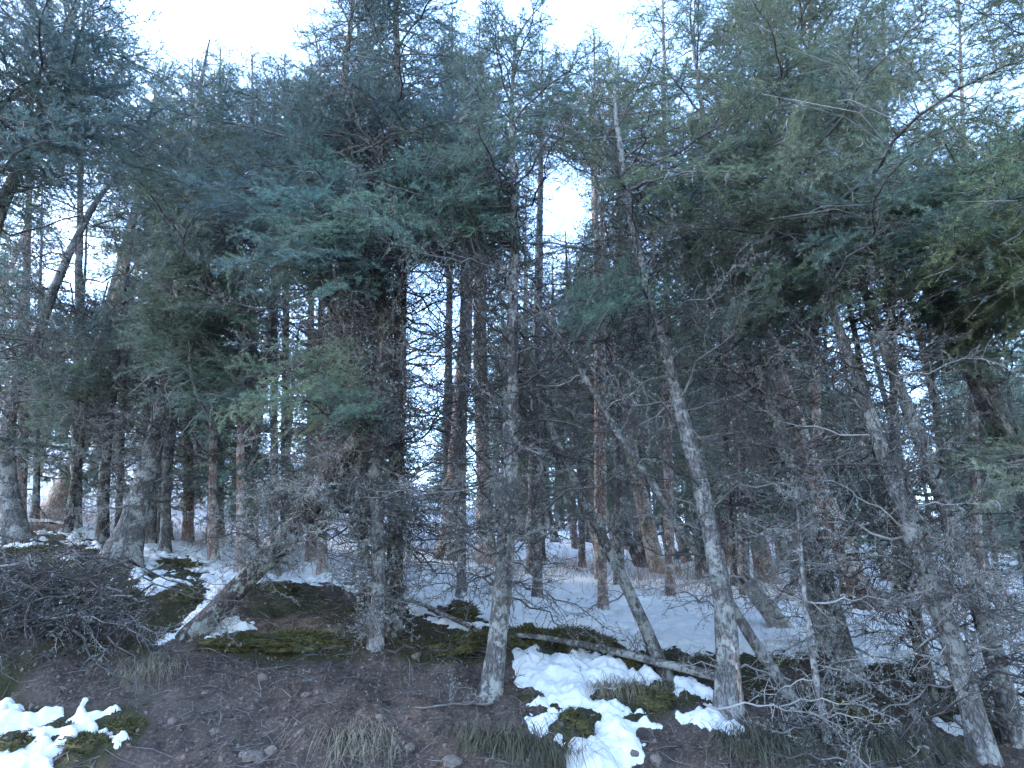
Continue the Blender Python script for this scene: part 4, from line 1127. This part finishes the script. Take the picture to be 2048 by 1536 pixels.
TUFT_SPOTS = [(300,1335,1.1,0,"shaggy dry grass tuft on the soil below the bent tree"),(275,1345,.8,2,"short dry tuft beside the shaggy one below the bent tree"),(700,1470,1.2,0,"dry grass tuft on the bare soil face below the grey trunk"),(720,1500,1.1,2,"second dry tuft lower on the soil face below the grey trunk"),
    (960,1470,1.2,1,"green-grey grass tuft hanging on the bank below the upright fir"),(1000,1490,1.2,1,"dense green-grey tuft beside the hanging one on the bank"),(1060,1490,1.3,3,"long drooping grass tuft at the snow edge low on the bank"),(1095,1505,1.2,1,"drooping tuft touching the lowest snow tongue"),
    (1060,1270,.7,0,"dry blades hanging from the snow lip near the upright fir"),(1110,1280,.7,2,"dry blades hanging from the middle of the snow lip"),(1170,1285,.7,0,"dry blades hanging from the outer end of the snow lip"),(940,1290,.9,3,"pale green tuft on the dark moss shelf"),(900,1285,.8,1,"green tuft beside the pale one on the moss shelf"),
    (1220,1375,1.0,0,"thick dry grass hanging off the mossy shelf under the fallen pole"),(1260,1375,1.0,0,"middle dry tuft on the mossy shelf under the fallen pole"),(1300,1380,.9,2,"dry tuft at the leaning trunk end of the mossy shelf"),(1395,1335,.8,3,"green tuft on the ledge behind the stout fir"),
    (1500,1480,1.2,3,"green grass tuft on the bank below the stout fir"),(1540,1500,1.3,1,"dense green tuft lower on the bank below the stout fir"),(1720,1500,1.3,1,"grass tuft between the dead sapling and the rough-barked fir"),(1780,1490,1.3,3,"long grass tuft before the rough-barked fir"),(1850,1500,1.2,1,"grass tuft tucked beside the rough-barked fir base"),
    (660,1265,.9,2,"dry tuft on the moss shelf beside the grey trunk"),(560,1275,.8,0,"dry tuft on the moss shelf between bent and grey trunks"),(345,1125,.6,1,"green blades on the long moss ledge by the flared trunk"),(1690,1400,1.1,1,"grass tuft at the foot of the pale leaning fir"),(1460,1420,.5,2,"short dry blades at the stout fir's foot")]
for i, (u, v, s, k, lab) in enumerate(TUFT_SPOTS):
    P = ground_hit(u, v)
    o = add("grass_tuft", TUFT[k]); o.location = P + np.array([0, 0, 0.01]); o.scale = (s * 1.1, s, s); o.rotation_euler = (0, 0, r_.normal(0, .25))
    tag(o, lab, "grass")

def shrub_mesh(seed, n, H):
    r_ = np.random.default_rng(seed); b = Buf()
    for i in range(n):
        p = np.array([r_.normal(0, 0.28), r_.normal(0, 0.2), -0.05])
        d = unit(np.array([r_.normal(0, 0.28), r_.normal(0, 0.28), 1]))
        l = H * r_.uniform(0.4, 1.15)
        m = 5; bend = np.cumsum(r_.normal(0, 0.05, (m, 3)), 0) * l
        pts = p + d * (np.linspace(0, 1, m) * l)[:, None] + bend - bend[0]
        b.tube(pts, np.linspace(0.0042, 0.0018, m), 3, 0)
        for q in range(r_.integers(3, 8)):
            k = r_.integers(1, m - 1); d2 = unit(d + r_.normal(0, 0.6, 3))
            l2 = l * r_.uniform(0.12, 0.38)
            b.tube(np.array([pts[k], pts[k] + d2 * l2 * .5 + r_.normal(0, .03, 3) * l2, pts[k] + d2 * l2]), [0.0024, 0.002, 0.0012], 3, 0)
    return b.mesh("bare_shrub", [M_SHRUB])
SHRUB = [shrub_mesh(600 + i, n, H) for i, (n, H) in enumerate([(16, 0.8), (22, 0.6), (14, 1.0), (24, 0.65)])]
r_ = np.random.default_rng(620)
for i in range(84):
    if i < 30: u, v, Y = r_.uniform(20, 470), 1050, r_.uniform(10, 15)
    elif i < 54: u, v, Y = r_.uniform(830, 1420), 1150, r_.uniform(10.2, 16)
    else: u, v, Y = r_.uniform(1420, 2040), 1200, r_.uniform(9.5, 15)
    x = at(u, v, Y)[0]
    o = add("bare_shrub", SHRUB[i % 4]); o.location = on_ground(x, Y); o.rotation_euler = (0, 0, r_.uniform(0, 6.28))
    s = r_.uniform(0.45, 0.9); o.scale = (s, s, s)
    tag(o, "bare reddish-brown shrub in the brush beyond the snow crest", "shrub", "bare shrubs beyond the crest")

def stone_mesh(seed):
    r_ = np.random.default_rng(seed)
    nu, nv = 9, 6
    A, Bt = np.meshgrid(np.arange(nu) * 2 * math.pi / nu, np.linspace(-1, 1, nv))
    el = Bt * math.pi / 2 * 0.98
    d = np.stack([np.cos(A) * np.cos(el), np.sin(A) * np.cos(el), np.sin(el)], -1)
    n3 = unit(r_.normal(size=(7, 3)))
    cut = r_.uniform(0.55, 0.95, 7)
    rad = np.min(np.where(d @ n3.T > 0.05, cut / np.clip(d @ n3.T, 0.05, None), 9), -1)
    V = d * np.clip(rad, 0.3, 1.1)[..., None]
    i = np.arange(nv - 1)[:, None] * nu; j = np.arange(nu)[None]; k = (j + 1) % nu
    Q = np.stack([i + j, i + k, i + nu + k, i + nu + j], -1).reshape(-1, 4)
    return V.reshape(-1, 3), Q
STONES = [stone_mesh(700 + i) for i in range(5)]
STONE_ME = []
for V_, Q_ in STONES:
    b = Buf(); b.geo(V_, Q=Q_); STONE_ME.append(b.mesh("stone", [M_STONE], False))
for i, (u, v, s, lab) in enumerate([(832,1316,.055,"small pale stone on dark soil below the moss shelf"),(525,1358,.05,"bluish stone on the soil slope under the bent tree"),(904,1532,.08,"large pale stone at the foot of the bank"),(505,1518,.07,"flat stone among rubble low on the bank"),(520,1525,.05,"small stone beside the flat one low on the bank"),
        (490,1512,.045,"tiny stone above the flat one low on the bank"),(540,1505,.06,"grey stone in the rubble low on the bank"),(612,1395,.05,"grey stone on the soil by the dry tufts"),(1265,1512,.05,"dark stone in the lowest snow tongue"),(1315,1525,.06,"brown stone beside the lowest snow tongue"),(820,1500,.05,"stone on the soil face between the grass tufts"),
        (600,1470,.05,"stone on the middle of the soil slope"),(430,1470,.05,"stone on the soil near the yellow-green moss cushion"),(345,1445,.04,"small stone above the yellow-green moss cushion"),(760,1440,.05,"stone on the soil face under the lichen boughs"),(140,1448,.035,"pinkish pebble on the low snow patch")]):
    P = ground_hit(u, v)
    o = add("stone", STONE_ME[i % 5]); o.location = P + np.array([0, 0, s * .15]); o.scale = (s, s * .8, s * .6); o.rotation_euler = (r_.normal(0, .3), r_.normal(0, .3), r_.uniform(0, 6))
    tag(o, lab, "stone")

# loose stuff on the bare bank: pebbles, leaves, twigs
def scatter(n, y0, y1, half, r_):
    x = r_.uniform(-half, half, n); y = r_.uniform(y0, y1, n)
    k = snow_depth(x, y) < -0.005
    x, y = x[k], y[k]
    return np.stack([x, y, height(x, y)], 1)
r_ = np.random.default_rng(800)
P = scatter(9000, 4.0, 6.6, 6.0, r_)
b = Buf()
for p in P:
    V_, Q_ = STONES[r_.integers(5)]
    s = 0.004 + 0.017 * r_.random() ** 6
    b.geo(V_ * (s * r_.uniform(0.6, 1.2, 3)) + p, Q=Q_)
o = add("gravel", b.mesh("gravel", [M_STONE], False)); o["kind"] = "stuff"; o["label"] = "loose pebbles and grit on the bare bank"
P = scatter(34000, 4.0, 9.0, 6.4, r_); k = len(P)
b = Buf()
c = P + np.array([0, 0, 0.008]) + r_.normal(0, .004, (k, 3))
a_ = r_.normal(size=(k, 3)); a_[:, 2] *= 0.35; a_ = unit(a_) * (0.008 + 0.022 * r_.random(k) ** 2)[:, None]
b_ = unit(np.cross(a_, [0, 0, 1.0] + r_.normal(0, .4, (k, 3)))) * (0.003 + 0.010 * r_.random(k) ** 2)[:, None]
b.tris(np.stack([c - a_, c + b_, c + a_], 1)); b.tris(np.stack([c - a_, c + a_, c - b_], 1))
o = add("leaf_litter", b.mesh("leaf_litter", [M_LEAF], False)); o["kind"] = "stuff"; o["label"] = "dead leaves and bark flakes strewn over the bank"; o.color = (0.095, 0.064, 0.052, 1)
P = scatter(2600, 4.0, 8.5, 6.2, r_)
b = Buf()
for p in P:
    a = r_.uniform(0, 6.28); l = r_.uniform(0.05, 0.28)
    d = np.array([math.cos(a), math.sin(a), 0]) * l
    q = np.array([p - d * .5, p + r_.normal(0, .015, 3), p + d * .5]); q[:, 2] = height(q[:, 0], q[:, 1]) + np.array([.004, .02, .008])
    b.tube(q, [0.0028, 0.0024, 0.0012], 3, 0)
o = add("twig_litter", b.mesh("twig_litter", [M_TWIG])); o["kind"] = "stuff"; o["label"] = "thin dead twigs littering the bank"
# needles and bark bits fallen on the snow
n = 26000
x = r_.uniform(-6, 6, n); y = r_.uniform(4.2, 10.0, n)
t_ = snow_depth(x, y); k = (t_ > 0.01) & (fbm(x * 1.7, y * 1.7, 91, 3) > -0.25)
x, y, t_ = x[k], y[k], t_[k]; n = len(x)
p = np.stack([x, y, height(x, y) + t_ - 0.002], 1)
d = r_.normal(size=(n, 3)); d[:, 2] *= 0.25; d = unit(d) * (0.006 + 0.022 * r_.random(n) ** 3)[:, None]
s_ = unit(np.cross(d, [0, 0, 1.0] + r_.normal(0, .3, (n, 3)))) * (0.0012 + 0.004 * r_.random(n) ** 4)[:, None]
b = Buf(); b.tris(np.stack([p - s_, p + s_, p + d], 1))
o = add("needle_litter", b.mesh("needle_litter", [M_LEAF], False)); o["kind"] = "stuff"; o["label"] = "fallen needles and bark flakes speckling the snow"; o.color = (0.06, 0.042, 0.032, 1)
# dry grass blades beyond the crest
n = 9000
x = r_.uniform(-12, 12, n); y = r_.uniform(9.6, 18, n); k = fbm(x * .6, y * .8, 88, 3) > 0.05
x, y = x[k], y[k]; n = len(x)
p = np.stack([x, y, height(x, y)], 1); d = unit(np.stack([r_.normal(0, .35, n), r_.normal(0, .35, n), np.ones(n)], 1)) * r_.uniform(.12, .4, n)[:, None]
s_ = unit(np.cross(d, r_.normal(size=(n, 3)))) * 0.004
b = Buf(); b.tris(np.stack([p - s_, p + s_, p + d], 1))
o = add("dry_grass", b.mesh("dry_grass", [M_STRAW])); o["kind"] = "stuff"; o["label"] = "tan dry grass standing through the snow beyond the crest"


# each tree and shrub up the slope is told apart by the bank tree it stands behind
MARKS = [(15, "the crooked tree"), (135, "the thin leaning stem"), (215, "the upright dark stem"), (265, "the flared trunk"), (480, "the bent tree's foot"), (620, "the bent tree's curve"), (760, "the slender grey trunk"), (800, "the dark reddish trunk"),
         (900, "the reddish pine"), (965, "the tan pine with tufts"), (1015, "the upright fir"), (1120, "the gap beside the upright fir"), (1215, "the leaning young trunk"), (1305, "the bright tan pine"), (1390, "the steepest slanting pole"), (1440, "the stout fir"), (1520, "the broken stump"),
         (1630, "the twin firs"), (1690, "the pinkish scaly pine"), (1790, "the short dark trunk"), (1850, "the rough-barked fir"), (1925, "the pale smooth leaning fir"), (2100, "the thickest leaning fir")]
START = {"firs behind the bank trees": "fir raising its crown", "bushy young firs beyond the crest": "bushy young fir", "far conifers up the slope": "conifer far up the slope", "ranks of slender pines up the slope": "slender pine trunk up the slope", "bare shrubs beyond the crest": "bare reddish-brown shrub beyond the crest"}
TONES = ["bluish", "olive-green", "olive", "dark", "green", "reddish-brown", "blackish", "grey"]
for o in COL.objects:
    if o.parent is None and o.get("group") in START:
        uv_, dep_ = project(np.array(o.location) + np.array([0, 0, 1.0]))
        mark = min(MARKS, key=lambda m_: abs(m_[0] - uv_[0, 0]))[1]
        old = o["label"]
        tone = next((t_ for t_ in TONES if t_ in old), "") if "shrub" not in START[o["group"]] else ""
        size = ""
        if o["group"].startswith("far"):
            crown = next(c for c in o.children if c.name.startswith("crown"))
            size = ("tall ", "tall high-crowned ", "squat ", "bare-stemmed ", "small bushy ")[[f[0].name for f in FAR].index(crown.data.name)]
        if o["group"].startswith("bare"):
            size = ("low ", "taller ")[int(o.scale[0] > 0.65)]
        o["label"] = (size + tone + " " + START[o["group"]] + " behind " + mark).strip().replace("  ", " ")
